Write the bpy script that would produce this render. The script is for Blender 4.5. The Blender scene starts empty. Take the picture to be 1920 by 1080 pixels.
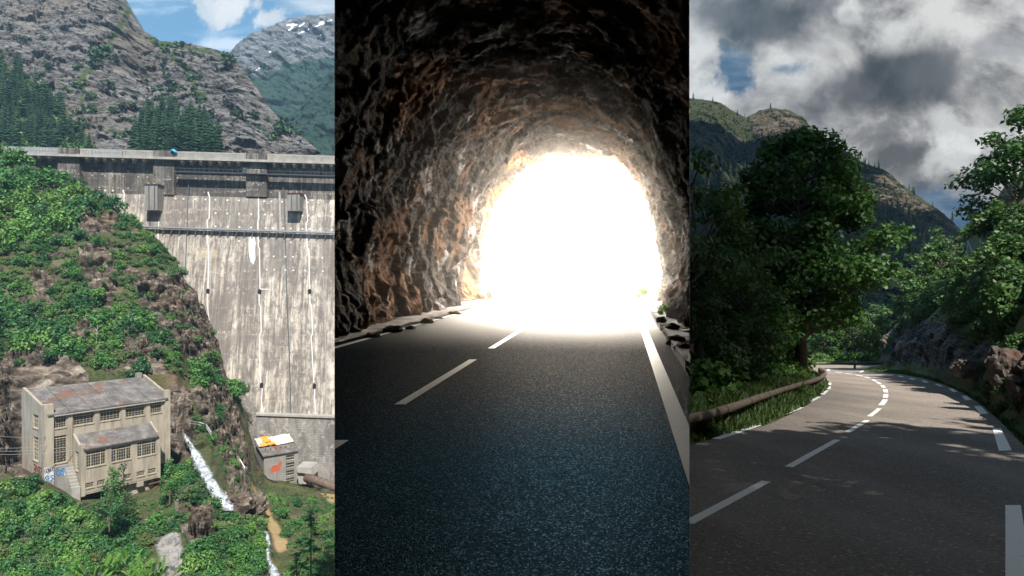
import bpy, bmesh, math, random
import numpy as np
from mathutils import Vector, Matrix

random.seed(7)
R0 = np.random.default_rng(11)
SC = bpy.context.scene
COL = SC.collection
F = 1150.0          # focal length in photo pixels
CZ = 1.6            # eye height
rad = math.radians

# ------------------------------------------------------------------ helpers
def P(px, py, d):
    return np.array([(px - 960.0) / F * d, d, CZ + (540.0 - py) / F * d])

def PA(a):
    a = np.asarray(a, float)
    return np.stack([(a[..., 0] - 960) / F * a[..., 2], a[..., 2], CZ + (540 - a[..., 1]) / F * a[..., 2]], -1)

def _h(ix, iy, iz, seed):
    h = (ix.astype(np.int64) * 374761393 + iy.astype(np.int64) * 668265263 + iz.astype(np.int64) * 2147483647 + seed * 974634777) & 0xFFFFFFFF
    h = ((h ^ (h >> 13)) * 1274126177) & 0xFFFFFFFF
    h = ((h ^ (h >> 16)) * 2246822519) & 0xFFFFFFFF
    h = h ^ (h >> 15)
    return (h & 0xFFFFFF) / float(0xFFFFFF)

def vnoise(p, seed=0):
    p = np.asarray(p, float)
    i = np.floor(p).astype(np.int64)
    f = p - i
    f = f * f * f * (f * (f * 6 - 15) + 10)
    out = 0
    for dx in (0, 1):
        wx = f[..., 0] if dx else 1 - f[..., 0]
        for dy in (0, 1):
            wy = f[..., 1] if dy else 1 - f[..., 1]
            for dz in (0, 1):
                wz = f[..., 2] if dz else 1 - f[..., 2]
                out = out + wx * wy * wz * _h(i[..., 0] + dx, i[..., 1] + dy, i[..., 2] + dz, seed)
    return out * 2 - 1

def fbm(p, octv=5, seed=0, gain=.5, ridged=False):
    p = np.asarray(p, float)
    a, s, t = 1.0, 0, 0
    for o in range(octv):
        n = vnoise(p * (2.03 ** o) + o * 17.3, seed + o)
        if ridged:
            n = 1 - 2 * np.abs(n)
        s = s + a * n
        t += a
        a *= gain
    return s / t

def facet(p, seed=0):
    """broken rock faces: every cell is a tilted plane"""
    p = np.asarray(p, float); sh = p.shape[:-1]; p = p.reshape(-1, 3)
    i = np.floor(p).astype(np.int64)
    best = np.full(len(p), 1e9); out = np.zeros(len(p))
    for dx in (-1, 0, 1):
        for dy in (-1, 0, 1):
            for dz in (-1, 0, 1):
                c = i + np.array([dx, dy, dz])
                r = [_h(c[:, 0], c[:, 1], c[:, 2], seed + k) for k in range(6)]
                q = p - c - np.stack(r[:3], -1)
                d = (q * q).sum(1)
                v = (r[3] * 2 - 1) * .6 + q[:, 0] * (r[4] * 2 - 1) * 1.3 + q[:, 1] * (r[5] * 2 - 1) * 1.3 + q[:, 2] * ((r[3] * 7.31) % 1 * 2 - 1) * 1.3
                m = d < best
                best = np.where(m, d, best); out = np.where(m, v, out)
    return out.reshape(sh)

def sstep(a, b, x):
    t = np.clip((x - a) / (b - a), 0, 1)
    return t * t * (3 - 2 * t)

def inpoly(x, y, poly):
    x = np.asarray(x, float); y = np.asarray(y, float)
    r = np.zeros(x.shape, bool)
    n = len(poly)
    for i in range(n):
        x0, y0 = poly[i]; x1, y1 = poly[(i + 1) % n]
        c = ((y0 > y) != (y1 > y)) & (x < (x1 - x0) * (y - y0) / ((y1 - y0) or 1e-9) + x0)
        r ^= c
    return r

def props(o, label=None, cat=None, group=None, kind=None):
    if label: o['label'] = label
    if cat: o['category'] = cat
    if group: o['group'] = group
    if kind: o['kind'] = kind
    return o

def link(name, me, mat=None, parent=None):
    o = bpy.data.objects.new(name, me)
    COL.objects.link(o)
    if mat is not None and me is not None and hasattr(me, 'materials'):
        for m in (mat if isinstance(mat, (list, tuple)) else [mat]):
            me.materials.append(m)
    if parent is not None:
        o.parent = parent
    return o

def empty(name, loc=(0, 0, 0), rz=0.0):
    o = bpy.data.objects.new(name, None)
    o.empty_display_size = .5
    COL.objects.link(o)
    o.location = [float(v) for v in loc]
    o.rotation_euler = (0, 0, rz)
    return o

def fast_mesh(name, V, Fq, smooth=False):
    V = np.ascontiguousarray(V, dtype=np.float32).reshape(-1, 3)
    Fq = np.ascontiguousarray(Fq, dtype=np.int32)
    k = Fq.shape[1]
    me = bpy.data.meshes.new(name)
    me.vertices.add(len(V)); me.vertices.foreach_set('co', V.ravel())
    me.loops.add(Fq.size); me.loops.foreach_set('vertex_index', Fq.ravel())
    me.polygons.add(len(Fq)); me.polygons.foreach_set('loop_start', np.arange(len(Fq), dtype=np.int32) * k)
    me.update(calc_edges=True)
    me.validate()
    if smooth:
        me.polygons.foreach_set('use_smooth', np.ones(len(Fq), bool))
    return me

def grid_faces(nu, nv):
    i = np.arange(nu - 1)[:, None] * nv + np.arange(nv - 1)[None, :]
    return np.stack([i, i + nv, i + nv + 1, i + 1], -1).reshape(-1, 4)

def set_attr(me, name, vals):
    a = me.attributes.new(name, 'FLOAT', 'POINT')
    a.data.foreach_set('value', np.ascontiguousarray(vals, dtype=np.float32).ravel())

class MB:
    """collects boxes, bars and tubes into one mesh"""
    def __init__(s):
        s.v = []; s.f = []
    def add(s, vs, fs):
        b = len(s.v)
        s.v += [tuple(float(c) for c in v) for v in vs]
        s.f += [tuple(b + i for i in f) for f in fs]
        return s
    def hexa(s, a, b):
        """a: 4 points of the front ring, b: 4 of the back ring"""
        return s.add(list(a) + list(b), [(0, 1, 2, 3), (7, 6, 5, 4), (0, 4, 5, 1), (1, 5, 6, 2), (2, 6, 7, 3), (3, 7, 4, 0)])
    def box(s, c, sz, M=None):
        x, y, z = [k / 2 for k in sz]
        pts = [(-x, -y, -z), (x, -y, -z), (x, -y, z), (-x, -y, z), (-x, y, -z), (x, y, -z), (x, y, z), (-x, y, z)]
        if M is not None:
            pts = [M @ Vector(p) for p in pts]
        pts = [(p[0] + c[0], p[1] + c[1], p[2] + c[2]) for p in pts]
        return s.hexa(pts[:4], pts[4:])
    def img(s, pts, d0, d1):
        """slab whose front outline is 4 picture points at depth d0, going back to depth d1 (real depth, real thickness)"""
        a = [P(x, y, d0 if np.isscalar(d0) else d0[i]) for i, (x, y) in enumerate(pts)]
        th = (d1 - d0) if np.isscalar(d0) else None
        b = [p + np.array([0, (d1 - d0) if np.isscalar(d0) else d1, 0]) for p in a]
        return s.hexa(a, b)
    def tube(s, pts, r, n=6, cap=True):
        pts = [np.array(p, float) for p in pts]
        rr = r if hasattr(r, '__len__') else [r] * len(pts)
        rings = []
        up = np.array([0.13, 0.21, 1.0])
        for i, p in enumerate(pts):
            t = pts[min(i + 1, len(pts) - 1)] - pts[max(i - 1, 0)]
            t /= (np.linalg.norm(t) or 1)
            a = np.cross(t, up)
            if np.linalg.norm(a) < 1e-3: a = np.cross(t, [1, 0, 0])
            a /= np.linalg.norm(a); b = np.cross(t, a)
            rings.append([p + rr[i] * (math.cos(2 * math.pi * k / n) * a + math.sin(2 * math.pi * k / n) * b) for k in range(n)])
        vs = [v for r_ in rings for v in r_]
        fs = []
        for i in range(len(pts) - 1):
            for k in range(n):
                fs.append((i * n + k, i * n + (k + 1) % n, (i + 1) * n + (k + 1) % n, (i + 1) * n + k))
        if cap:
            fs.append(tuple(range(n))[::-1]); fs.append(tuple((len(pts) - 1) * n + k for k in range(n)))
        return s.add(vs, fs)
    def mesh(s, name, smooth=False):
        me = bpy.data.meshes.new(name)
        me.from_pydata(s.v, [], s.f); me.update()
        bm = bmesh.new(); bm.from_mesh(me)
        bmesh.ops.recalc_face_normals(bm, faces=bm.faces)
        bm.to_mesh(me); bm.free()
        if smooth:
            for p in me.polygons: p.use_smooth = True
        return me
    def build(s, name, mat, parent=None, smooth=False):
        return link(name, s.mesh(name, smooth), mat, parent)

# ------------------------------------------------------------------ materials
def new_mat(name):
    m = bpy.data.materials.new(name); m.use_nodes = True
    nt = m.node_tree
    return m, nt, nt.nodes['Principled BSDF']

def nd(nt, typ, props_=None, **ins):
    n = nt.nodes.new(typ)
    for k, v in (props_ or {}).items(): setattr(n, k, v)
    for k, v in ins.items():
        key = k.replace('_', ' ')
        s = n.inputs[int(k[1:])] if (k[0] == 'i' and k[1:].isdigit()) else n.inputs[key]
        if isinstance(v, bpy.types.NodeSocket): nt.links.new(v, s)
        else: s.default_value = v
    return n

def c4(c): return (c[0], c[1], c[2], 1.0)

def noise(nt, vec, scale, detail=4, rough=.55, dist=0.0):
    return nd(nt, 'ShaderNodeTexNoise', None, Vector=vec, Scale=scale, Detail=detail, Roughness=rough, Distortion=dist).outputs['Fac']

def scaled(nt, vec, s, rot=(0, 0, 0)):
    return nd(nt, 'ShaderNodeMapping', None, Vector=vec, Scale=s, Rotation=rot).outputs[0]

def ramp(nt, fac, stops, interp='LINEAR'):
    r = nd(nt, 'ShaderNodeValToRGB', None, Fac=fac)
    e = r.color_ramp.elements
    r.color_ramp.interpolation = interp
    while len(e) < len(stops): e.new(.5)
    for k, (p, c) in enumerate(stops):
        e[k].position = p; e[k].color = c4(c) if hasattr(c, '__len__') else (c, c, c, 1)
    return r.outputs['Color']

def mixc(nt, fac, a, b, mode='MIX'):
    n = nd(nt, 'ShaderNodeMix', {'data_type': 'RGBA', 'blend_type': mode})
    for s, v in ((0, fac), (6, a), (7, b)):
        if isinstance(v, bpy.types.NodeSocket): nt.links.new(v, n.inputs[s])
        else: n.inputs[s].default_value = v if (s == 0) else c4(v)
    return n.outputs[2]

def mth(nt, op, a, b=None, c=None, clamp=False):
    n = nd(nt, 'ShaderNodeMath', {'operation': op, 'use_clamp': clamp})
    for k, v in enumerate((a, b, c)):
        if v is None: continue
        if isinstance(v, bpy.types.NodeSocket): nt.links.new(v, n.inputs[k])
        else: n.inputs[k].default_value = v
    return n.outputs[0]

def srange(nt, v, a, b, lo=0.0, hi=1.0):
    n = nd(nt, 'ShaderNodeMapRange', {'interpolation_type': 'SMOOTHSTEP'})
    for k, x in enumerate((v, a, b, lo, hi)):
        if isinstance(x, bpy.types.NodeSocket): nt.links.new(x, n.inputs[k])
        else: n.inputs[k].default_value = x
    return n.outputs[0]

def bump(nt, bs, h, strength=.5, dist=.1):
    b = nd(nt, 'ShaderNodeBump', None, Height=h, Strength=strength, Distance=dist)
    nt.links.new(b.outputs[0], bs.inputs['Normal'])

def gpos(nt): return nd(nt, 'ShaderNodeNewGeometry').outputs['Position']
def attr(nt, name): return nd(nt, 'ShaderNodeAttribute', {'attribute_name': name}).outputs['Fac']

def simple(name, col, rough=.8, metal=0.0, var=.25, scale=1.0, bmp=.2, bd=.02):
    m, nt, bs = new_mat(name)
    p = gpos(nt)
    n = noise(nt, p, scale, 6, .65)
    c = ramp(nt, n, [(.25, [k * (1 - var) for k in col]), (.75, [min(1, k * (1 + var)) for k in col])])
    nt.links.new(c, bs.inputs['Base Color'])
    bs.inputs['Roughness'].default_value = rough
    bs.inputs['Metallic'].default_value = metal
    if bmp: bump(nt, bs, noise(nt, p, scale * 5, 5), bmp, bd)
    return m

def leaf_mat(name, cols, var_scale=.6, trans=.25, rough=.55, tone=False):
    """cols: dark .. light leaf colours picked per plant and per clump"""
    m, nt, bs = new_mat(name)
    oi = nd(nt, 'ShaderNodeObjectInfo')
    n = noise(nt, gpos(nt), var_scale, 3)
    f = mth(nt, 'ADD', mth(nt, 'MULTIPLY', attr(nt, 'tone') if tone else oi.outputs['Random'], .65), mth(nt, 'MULTIPLY', n, .6))
    f = mth(nt, 'SUBTRACT', f, .15)
    k = len(cols)
    c = ramp(nt, f, [(i / (k - 1), cc) for i, cc in enumerate(cols)])
    nt.links.new(c, bs.inputs['Base Color'])
    bs.inputs['Roughness'].default_value = rough
    bs.inputs['Specular IOR Level'].default_value = .35
    if trans:
        t = nd(nt, 'ShaderNodeBsdfTranslucent')
        nt.links.new(mixc(nt, .5, c, (.10, .20, .02)), t.inputs['Color'])
        mx = nd(nt, 'ShaderNodeMixShader', None, Fac=trans)
        nt.links.new(bs.outputs[0], mx.inputs[1]); nt.links.new(t.outputs[0], mx.inputs[2])
        nt.links.new(mx.outputs[0], nt.nodes['Material Output'].inputs['Surface'])
    return m

MT = {}
# --- vegetation
MT['leaf_dam'] = leaf_mat('broadleaf foliage of the dam valley', [(.011, .044, .018), (.026, .092, .028), (.047, .142, .034), (.096, .205, .040), (.160, .240, .066)], .12, .2)
MT['undergrowth'] = leaf_mat('mixed low growth of the dam valley', [(.014, .046, .018), (.032, .088, .026), (.058, .125, .034), (.090, .155, .044), (.12, .135, .058)], .15, .15, .6, True)
MT['leaf_scrub'] = leaf_mat('dry scrub foliage', [(.045, .070, .022), (.080, .105, .034), (.12, .13, .050)], .2, .15)
MT['leaf_bright'] = leaf_mat('bright young foliage', [(.07, .19, .03), (.13, .28, .05), (.20, .34, .09)], .5, .3)
MT['needle_far'] = leaf_mat('conifer needles on the far slopes', [(.012, .038, .018), (.020, .058, .022), (.035, .085, .026)], .02, .1)
MT['leaf_slope'] = leaf_mat('light green broadleaf foliage of the far slope', [(.035, .10, .022), (.06, .15, .03), (.09, .19, .035)], .02, .15)
MT['leaf_road'] = leaf_mat('dark broadleaf foliage by the road', [(.013, .040, .010), (.027, .076, .014), (.048, .120, .018), (.080, .165, .026)], .5, .25, .5)
MT['leaf_bank'] = leaf_mat('mid green foliage of the bank', [(.022, .055, .014), (.040, .092, .020), (.065, .130, .028)], .4, .25)
MT['needle_road'] = leaf_mat('dark conifer needles of the road mountain', [(.010, .022, .009), (.015, .031, .012), (.024, .043, .016)], .03, .08)
MT['grass'] = leaf_mat('verge grass', [(.022, .055, .012), (.050, .095, .020), (.13, .14, .05)], .8, .25)
MT['bark'] = simple('grey brown bark', (.085, .066, .050), .9, 0, .5, 6, .8, .03)
MT['bark_pale'] = simple('pale dead wood', (.32, .29, .24), .9, 0, .3, 4)
MT['log'] = simple('weathered log wood', (.12, .088, .064), .85, 0, .5, 5, .8, .02)

# --- rocks and soils
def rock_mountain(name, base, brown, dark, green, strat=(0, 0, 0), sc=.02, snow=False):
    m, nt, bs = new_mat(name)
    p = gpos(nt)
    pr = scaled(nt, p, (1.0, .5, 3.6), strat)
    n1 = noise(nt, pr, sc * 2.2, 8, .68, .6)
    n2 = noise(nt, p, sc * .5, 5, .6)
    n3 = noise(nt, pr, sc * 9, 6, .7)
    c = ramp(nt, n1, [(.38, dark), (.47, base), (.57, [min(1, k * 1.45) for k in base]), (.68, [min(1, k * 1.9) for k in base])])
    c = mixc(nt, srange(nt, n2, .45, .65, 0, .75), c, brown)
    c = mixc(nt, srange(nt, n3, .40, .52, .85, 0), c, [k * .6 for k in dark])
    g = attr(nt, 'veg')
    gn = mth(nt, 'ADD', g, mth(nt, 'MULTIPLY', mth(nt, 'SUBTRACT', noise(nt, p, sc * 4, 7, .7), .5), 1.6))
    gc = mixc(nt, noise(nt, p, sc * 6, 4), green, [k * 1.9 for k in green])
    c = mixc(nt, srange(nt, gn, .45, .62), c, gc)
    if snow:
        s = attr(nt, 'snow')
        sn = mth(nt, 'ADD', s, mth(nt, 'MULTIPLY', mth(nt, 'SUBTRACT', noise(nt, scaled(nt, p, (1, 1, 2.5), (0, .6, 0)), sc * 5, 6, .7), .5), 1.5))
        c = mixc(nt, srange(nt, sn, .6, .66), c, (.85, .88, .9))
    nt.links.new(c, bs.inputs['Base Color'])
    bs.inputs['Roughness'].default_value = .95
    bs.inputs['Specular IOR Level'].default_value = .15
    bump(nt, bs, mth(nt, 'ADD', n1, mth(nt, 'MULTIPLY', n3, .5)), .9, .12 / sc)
    return m

MT['mount_grey'] = rock_mountain('grey layered mountain rock', (.124, .120, .120), (.138, .118, .094), (.036, .035, .037), (.035, .052, .018), (0, -.6, .1), .022)
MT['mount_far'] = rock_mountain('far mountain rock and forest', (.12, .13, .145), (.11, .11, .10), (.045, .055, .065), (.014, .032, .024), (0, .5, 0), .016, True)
MT['mount_road'] = rock_mountain('brown scrubby mountain rock', (.085, .064, .045), (.07, .06, .034), (.026, .022, .018), (.020, .026, .010), (0, -.5, .2), .03)

def spur_mat():
    m, nt, bs = new_mat('spur rock, soil and turf')
    p = gpos(nt)
    pr = scaled(nt, p, (1, .6, 2.2), (0, -.5, .3))
    n1 = noise(nt, pr, .25, 8, .7, .8)
    n2 = noise(nt, p, .07, 5, .6)
    n3 = noise(nt, p, 1.2, 6, .7)
    rock = ramp(nt, n1, [(.36, (.011, .009, .008)), (.46, (.064, .050, .039)), (.55, (.138, .113, .090)), (.68, (.30, .27, .235))])
    rock = mixc(nt, srange(nt, n2, .54, .66, 0, .3), rock, (.17, .112, .070))
    turf = ramp(nt, mth(nt, 'ADD', mth(nt, 'MULTIPLY', n3, .6), mth(nt, 'MULTIPLY', n2, .4)), [(.32, (.018, .030, .012)), (.46, (.040, .056, .020)), (.58, (.085, .080, .036)), (.72, (.15, .12, .065))])
    g = mth(nt, 'ADD', attr(nt, 'veg'), mth(nt, 'MULTIPLY', mth(nt, 'SUBTRACT', n1, .5), 1.3))
    c = mixc(nt, srange(nt, g, .38, .56), rock, turf)
    c = mixc(nt, attr(nt, 'gravel'), c, mixc(nt, srange(nt, n1, .4, .6), (.07, .068, .062), (.24, .23, .22)))
    c = mixc(nt, attr(nt, 'path'), c, mixc(nt, n3, (.22, .15, .075), (.34, .25, .13)))
    nt.links.new(c, bs.inputs['Base Color'])
    bs.inputs['Roughness'].default_value = .95
    bs.inputs['Specular IOR Level'].default_value = .2
    bump(nt, bs, mth(nt, 'ADD', n1, mth(nt, 'MULTIPLY', n3, .4)), 1.0, .7)
    return m
MT['spur'] = spur_mat()

def tunnel_rock():
    m, nt, bs = new_mat('hewn tunnel rock')
    p = gpos(nt)
    pr = scaled(nt, p, (1, .55, 1.6), (.3, .4, .2))
    n1 = noise(nt, pr, 1.1, 9, .68, 1.2)
    n2 = noise(nt, p, .35, 5, .6)
    n3 = noise(nt, pr, 6, 7, .7, .6)
    c = ramp(nt, n1, [(.36, (.004, .0035, .003)), (.47, (.015, .011, .0075)), (.57, (.044, .028, .017)), (.70, (.125, .088, .057))])
    c = mixc(nt, srange(nt, n2, .49, .62, 0, .55), c, (.205, .088, .026))
    c = mixc(nt, srange(nt, n3, .36, .50, .7, 0), c, (.045, .038, .034))
    c = mixc(nt, srange(nt, noise(nt, p, .8, 4), .58, .68, 0, .6), c, (.36, .34, .32))
    nt.links.new(c, bs.inputs['Base Color'])
    bs.inputs['Roughness'].default_value = .85
    bs.inputs['Specular IOR Level'].default_value = .06
    bump(nt, bs, mth(nt, 'ADD', n1, mth(nt, 'MULTIPLY', n3, .6)), .8, .16)
    return m
MT['tunnel'] = tunnel_rock()
MT['dirt'] = simple('tunnel gravel and dust', (.20, .165, .135), .95, 0, .55, 3, 1.0, .05)
MT['slab'] = simple('broken shoulder concrete', (.34, .32, .29), .9, 0, .35, 4, .8, .03)

def bank_rock():
    m, nt, bs = new_mat('cut bank rock with rust stains')
    p = gpos(nt)
    pr = scaled(nt, p, (1, 1, .5), (.2, .35, .3))
    n1 = noise(nt, pr, .7, 8, .7, .8)
    n2 = noise(nt, pr, .33, 5, .6)
    n3 = noise(nt, p, 3.0, 6, .7)
    c = ramp(nt, n1, [(.32, (.016, .014, .013)), (.48, (.070, .055, .045)), (.62, (.15, .12, .095)), (.78, (.21, .185, .16))])
    c = mixc(nt, srange(nt, n2, .57, .66, 0, .6), c, (.15, .062, .026))
    turf = ramp(nt, n3, [(.3, (.035, .055, .012)), (.5, (.085, .10, .026)), (.7, (.17, .145, .05))])
    g = mth(nt, 'ADD', attr(nt, 'veg'), mth(nt, 'MULTIPLY', mth(nt, 'SUBTRACT', n1, .5), 1.0))
    c = mixc(nt, srange(nt, g, .42, .58), c, turf)
    nt.links.new(c, bs.inputs['Base Color'])
    bs.inputs['Roughness'].default_value = .9
    bump(nt, bs, mth(nt, 'ADD', n1, mth(nt, 'MULTIPLY', n3, .4)), 1.0, .25)
    return m
MT['bank'] = bank_rock()

def soil_mat():
    m, nt, bs = new_mat('roadside earth and turf')
    p = gpos(nt)
    n3 = noise(nt, p, .9, 7, .7)
    c = ramp(nt, n3, [(.3, (.022, .036, .010)), (.5, (.055, .075, .020)), (.66, (.11, .105, .040)), (.8, (.15, .12, .07))])
    nt.links.new(c, bs.inputs['Base Color'])
    bs.inputs['Roughness'].default_value = .95
    bump(nt, bs, n3, .8, .15)
    return m
MT['soil'] = soil_mat()

# --- roads
def asphalt(name, c0, c1, rough, grain, bst, spec=.5):
    m, nt, bs = new_mat(name)
    p = gpos(nt)
    v = nd(nt, 'ShaderNodeTexVoronoi', None, Vector=p, Scale=grain)
    n = noise(nt, p, grain * .7, 3, .7)
    big = noise(nt, scaled(nt, p, (1, .25, 1), (0, 0, -.2)), .8, 5, .6)
    c = mixc(nt, srange(nt, n, .35, .68), c0, c1)
    c = mixc(nt, srange(nt, big, .35, .7, .0, .45), c, [k * 1.5 for k in c1])
    sp = srange(nt, nd(nt, 'ShaderNodeSeparateColor', None, Color=v.outputs['Color']).outputs[0], .93, .99)
    c = mixc(nt, sp, c, [min(1, k * 1.7) for k in c1])
    nt.links.new(c, bs.inputs['Base Color'])
    ed = nd(nt, 'ShaderNodeTexVoronoi', {'feature': 'DISTANCE_TO_EDGE'}, Vector=nd(nt, 'ShaderNodeVectorMath', {'operation': 'ADD'}, i0=p, i1=scaled(nt, nd(nt, 'ShaderNodeTexNoise', None, Vector=p, Scale=1.2, Detail=4).outputs['Color'], (.6, .6, .6))).outputs[0], Scale=.28)
    crk = mth(nt, 'MULTIPLY', srange(nt, ed.outputs['Distance'], .002, .010, 1, 0), srange(nt, noise(nt, p, .5, 4), .48, .60))
    c = mixc(nt, mth(nt, 'MULTIPLY', crk, .8), c, [k * .25 for k in c0])
    c = mixc(nt, srange(nt, noise(nt, p, .35, 5, .6), .56, .60, 0, .35), c, [k * .7 for k in c0])
    nt.links.new(srange(nt, n, .3, .7, rough + .12, rough - .1), bs.inputs['Roughness'])
    bs.inputs['Specular IOR Level'].default_value = spec
    h = mth(nt, 'ADD', mth(nt, 'MULTIPLY', v.outputs['Distance'], -1.0), n)
    bump(nt, bs, h, bst, .012)
    return m
def tunnel_asphalt():
    m, nt, bs = new_mat('glistening tunnel asphalt')
    nt.nodes.remove(bs)
    p = gpos(nt)
    v = nd(nt, 'ShaderNodeTexVoronoi', None, Vector=p, Scale=105)
    n = noise(nt, p, 50, 3, .7)
    c = mixc(nt, srange(nt, n, .35, .68), (.003, .007, .011), (.013, .024, .034))
    b = nd(nt, 'ShaderNodeBump', None, Height=mth(nt, 'ADD', mth(nt, 'MULTIPLY', v.outputs['Distance'], -1.0), n), Strength=.7, Distance=.010)
    df = nd(nt, 'ShaderNodeBsdfDiffuse', None, Color=c, Normal=b.outputs[0])
    rn = nd(nt, 'ShaderNodeSeparateColor', None, Color=v.outputs['Color'])
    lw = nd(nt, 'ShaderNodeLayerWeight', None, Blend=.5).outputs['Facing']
    gl = nd(nt, 'ShaderNodeBsdfAnisotropic', None, Color=mixc(nt, srange(nt, lw, .68, .86), (.38, .74, 1), (1, .95, .88)), Roughness=.33, Normal=b.outputs[0])  # bluish glint colour stands in for sky light on the near road
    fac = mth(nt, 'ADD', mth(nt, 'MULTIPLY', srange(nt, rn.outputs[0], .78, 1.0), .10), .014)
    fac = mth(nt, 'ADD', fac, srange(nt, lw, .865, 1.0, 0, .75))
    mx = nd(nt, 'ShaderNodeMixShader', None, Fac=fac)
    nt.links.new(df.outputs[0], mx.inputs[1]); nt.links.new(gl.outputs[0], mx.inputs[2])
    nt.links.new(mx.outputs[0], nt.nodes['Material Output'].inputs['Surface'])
    return m
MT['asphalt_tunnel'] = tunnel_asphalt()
MT['asphalt_road'] = asphalt('warm grey mountain road asphalt', (.138, .120, .105), (.230, .198, .172), .8, 45, .4, .05)

def paint_mat(name, col, wear, rough=.55):
    m, nt, bs = new_mat(name)
    p = gpos(nt)
    n = noise(nt, p, 30, 5, .7)
    n2 = noise(nt, p, 3, 4)
    f = mth(nt, 'ADD', mth(nt, 'MULTIPLY', n, .7), mth(nt, 'MULTIPLY', n2, .3))
    c = mixc(nt, srange(nt, f, .56, .68, 0, wear), col, [k * .35 for k in col])
    nt.links.new(c, bs.inputs['Base Color'])
    bs.inputs['Roughness'].default_value = rough
    bump(nt, bs, n, .5, .006)
    return m
MT['paint'] = paint_mat('worn white road paint', (.78, .76, .72), .7)
MT['paint_tunnel'] = paint_mat('dusty white road paint in the tunnel', (.60, .63, .61), .9, .7)
def grazing_sheen(m):
    nt = m.node_tree; bs = nt.nodes['Principled BSDF']
    lw = nd(nt, 'ShaderNodeLayerWeight', None, Blend=.5).outputs['Facing']
    gl = nd(nt, 'ShaderNodeBsdfAnisotropic', None, Color=(1, .96, .9, 1), Roughness=.33)
    mx = nd(nt, 'ShaderNodeMixShader', None, Fac=srange(nt, lw, .78, .97, 0, .8))
    nt.links.new(bs.outputs[0], mx.inputs[1]); nt.links.new(gl.outputs[0], mx.inputs[2]); nt.links.new(mx.outputs[0], nt.nodes['Material Output'].inputs['Surface'])
grazing_sheen(MT['paint_tunnel'])

# --- dam
def dam_concrete(name, light, mid, dark, stain):
    m, nt, bs = new_mat(name)
    p = gpos(nt)
    st = scaled(nt, p, (1.0, .2, .045))
    n1 = noise(nt, st, .30, 7, .68)
    n2 = noise(nt, st, 1.1, 6, .7)
    blot = noise(nt, scaled(nt, p, (1, .3, .75)), .06, 7, .66, .4)
    lift = noise(nt, scaled(nt, p, (.12, .1, 1.6)), .35, 5, .7)
    spk = noise(nt, scaled(nt, p, (1, .4, .6)), 1.4, 5, .75)
    c = ramp(nt, n1, [(.30, dark), (.44, mid), (.56, light), (.70, [min(1, k * 1.12) for k in light])])
    c = mixc(nt, srange(nt, n2, .42, .55, .75, 0), c, dark)
    mot = noise(nt, scaled(nt, p, (1, .5, .5)), .55, 8, .75, .5)
    c = mixc(nt, srange(nt, mot, .40, .52, .7, 0), c, [k * .9 for k in dark])
    c = mixc(nt, srange(nt, mot, .55, .66, 0, .5), c, [min(1, k * 1.2) for k in light])
    c = mixc(nt, srange(nt, blot, .47, .58, 0, .7), c, [k * 1.15 for k in dark])
    c = mixc(nt, srange(nt, blot, .30, .42, .55, 0), c, stain)
    band = mth(nt, 'MULTIPLY', srange(nt, lift, .52, .64), srange(nt, spk, .50, .60))
    c = mixc(nt, mth(nt, 'MULTIPLY', band, .75), c, (.46, .405, .33))
    zz = nd(nt, 'ShaderNodeSeparateXYZ', None, Vector=p).outputs[2]
    ln = mth(nt, 'FRACT', mth(nt, 'MULTIPLY', zz, .36))
    c = mixc(nt, mth(nt, 'MULTIPLY', srange(nt, ln, .04, .09, .35, 0), srange(nt, spk, .4, .6)), c, dark)
    nt.links.new(c, bs.inputs['Base Color'])
    bs.inputs['Roughness'].default_value = .9
    bs.inputs['Specular IOR Level'].default_value = .2
    bump(nt, bs, mth(nt, 'ADD', n2, spk), .4, .12)
    return m
MT['dam_face'] = dam_concrete('streaked dam concrete', (.47, .432, .378), (.285, .257, .225), (.118, .106, .098), (.48, .405, .315))
MT['dam_upper'] = dam_concrete('grimed and shade-darkened dam concrete', (.185, .172, .153), (.105, .098, .091), (.046, .043, .042), (.21, .145, .088))  # grime, darkened further for the shade under the crest
MT['dam_trim'] = simple('pale crest concrete', (.26, .248, .228), .9, 0, .3, .5)
MT['white_seal'] = simple('white joint sealing', (.52, .52, .51), .6, 0, .08, 1, .1)
MT['plate'] = simple('whitewashed anchor plate', (.55, .54, .51), .8, 0, .2, .5, 0)
MT['steel_dark'] = simple('dark painted steel', (.065, .075, .085), .55, .3, .3, 2, .1)
MT['steel_grey'] = simple('galvanised steel', (.33, .35, .36), .5, .5, .2, 2, .1)
MT['hollow_shade'] = simple('painted hollow shade', (.012, .012, .013), 1, 0, .3, 1, 0)  # near-black colour standing in for shade inside openings

def masonry():
    m, nt, bs = new_mat('grey block masonry')
    p = gpos(nt)
    q = nd(nt, 'ShaderNodeCombineXYZ')
    s = nd(nt, 'ShaderNodeSeparateXYZ', None, Vector=p)
    nt.links.new(s.outputs[0], q.inputs[0]); nt.links.new(s.outputs[2], q.inputs[1])
    b = nd(nt, 'ShaderNodeTexBrick', None, Vector=q.outputs[0], Scale=.42, Color1=c4((.18, .17, .155)), Color2=c4((.26, .24, .218)), Mortar=c4((.14, .133, .125)))
    b.inputs['Mortar Size'].default_value = .035
    n = noise(nt, scaled(nt, p, (1, .3, .3)), .25, 6, .7)
    c = mixc(nt, srange(nt, n, .38, .55, .75, 0), b.outputs['Color'], (.085, .080, .078))
    c = mixc(nt, srange(nt, noise(nt, p, .5, 6, .7), .55, .66, 0, .6), c, (.40, .37, .33))
    nt.links.new(c, bs.inputs['Base Color'])
    bs.inputs['Roughness'].default_value = .95
    bump(nt, bs, b.outputs['Fac'], -.8, .15)
    return m
MT['masonry'] = masonry()

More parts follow.
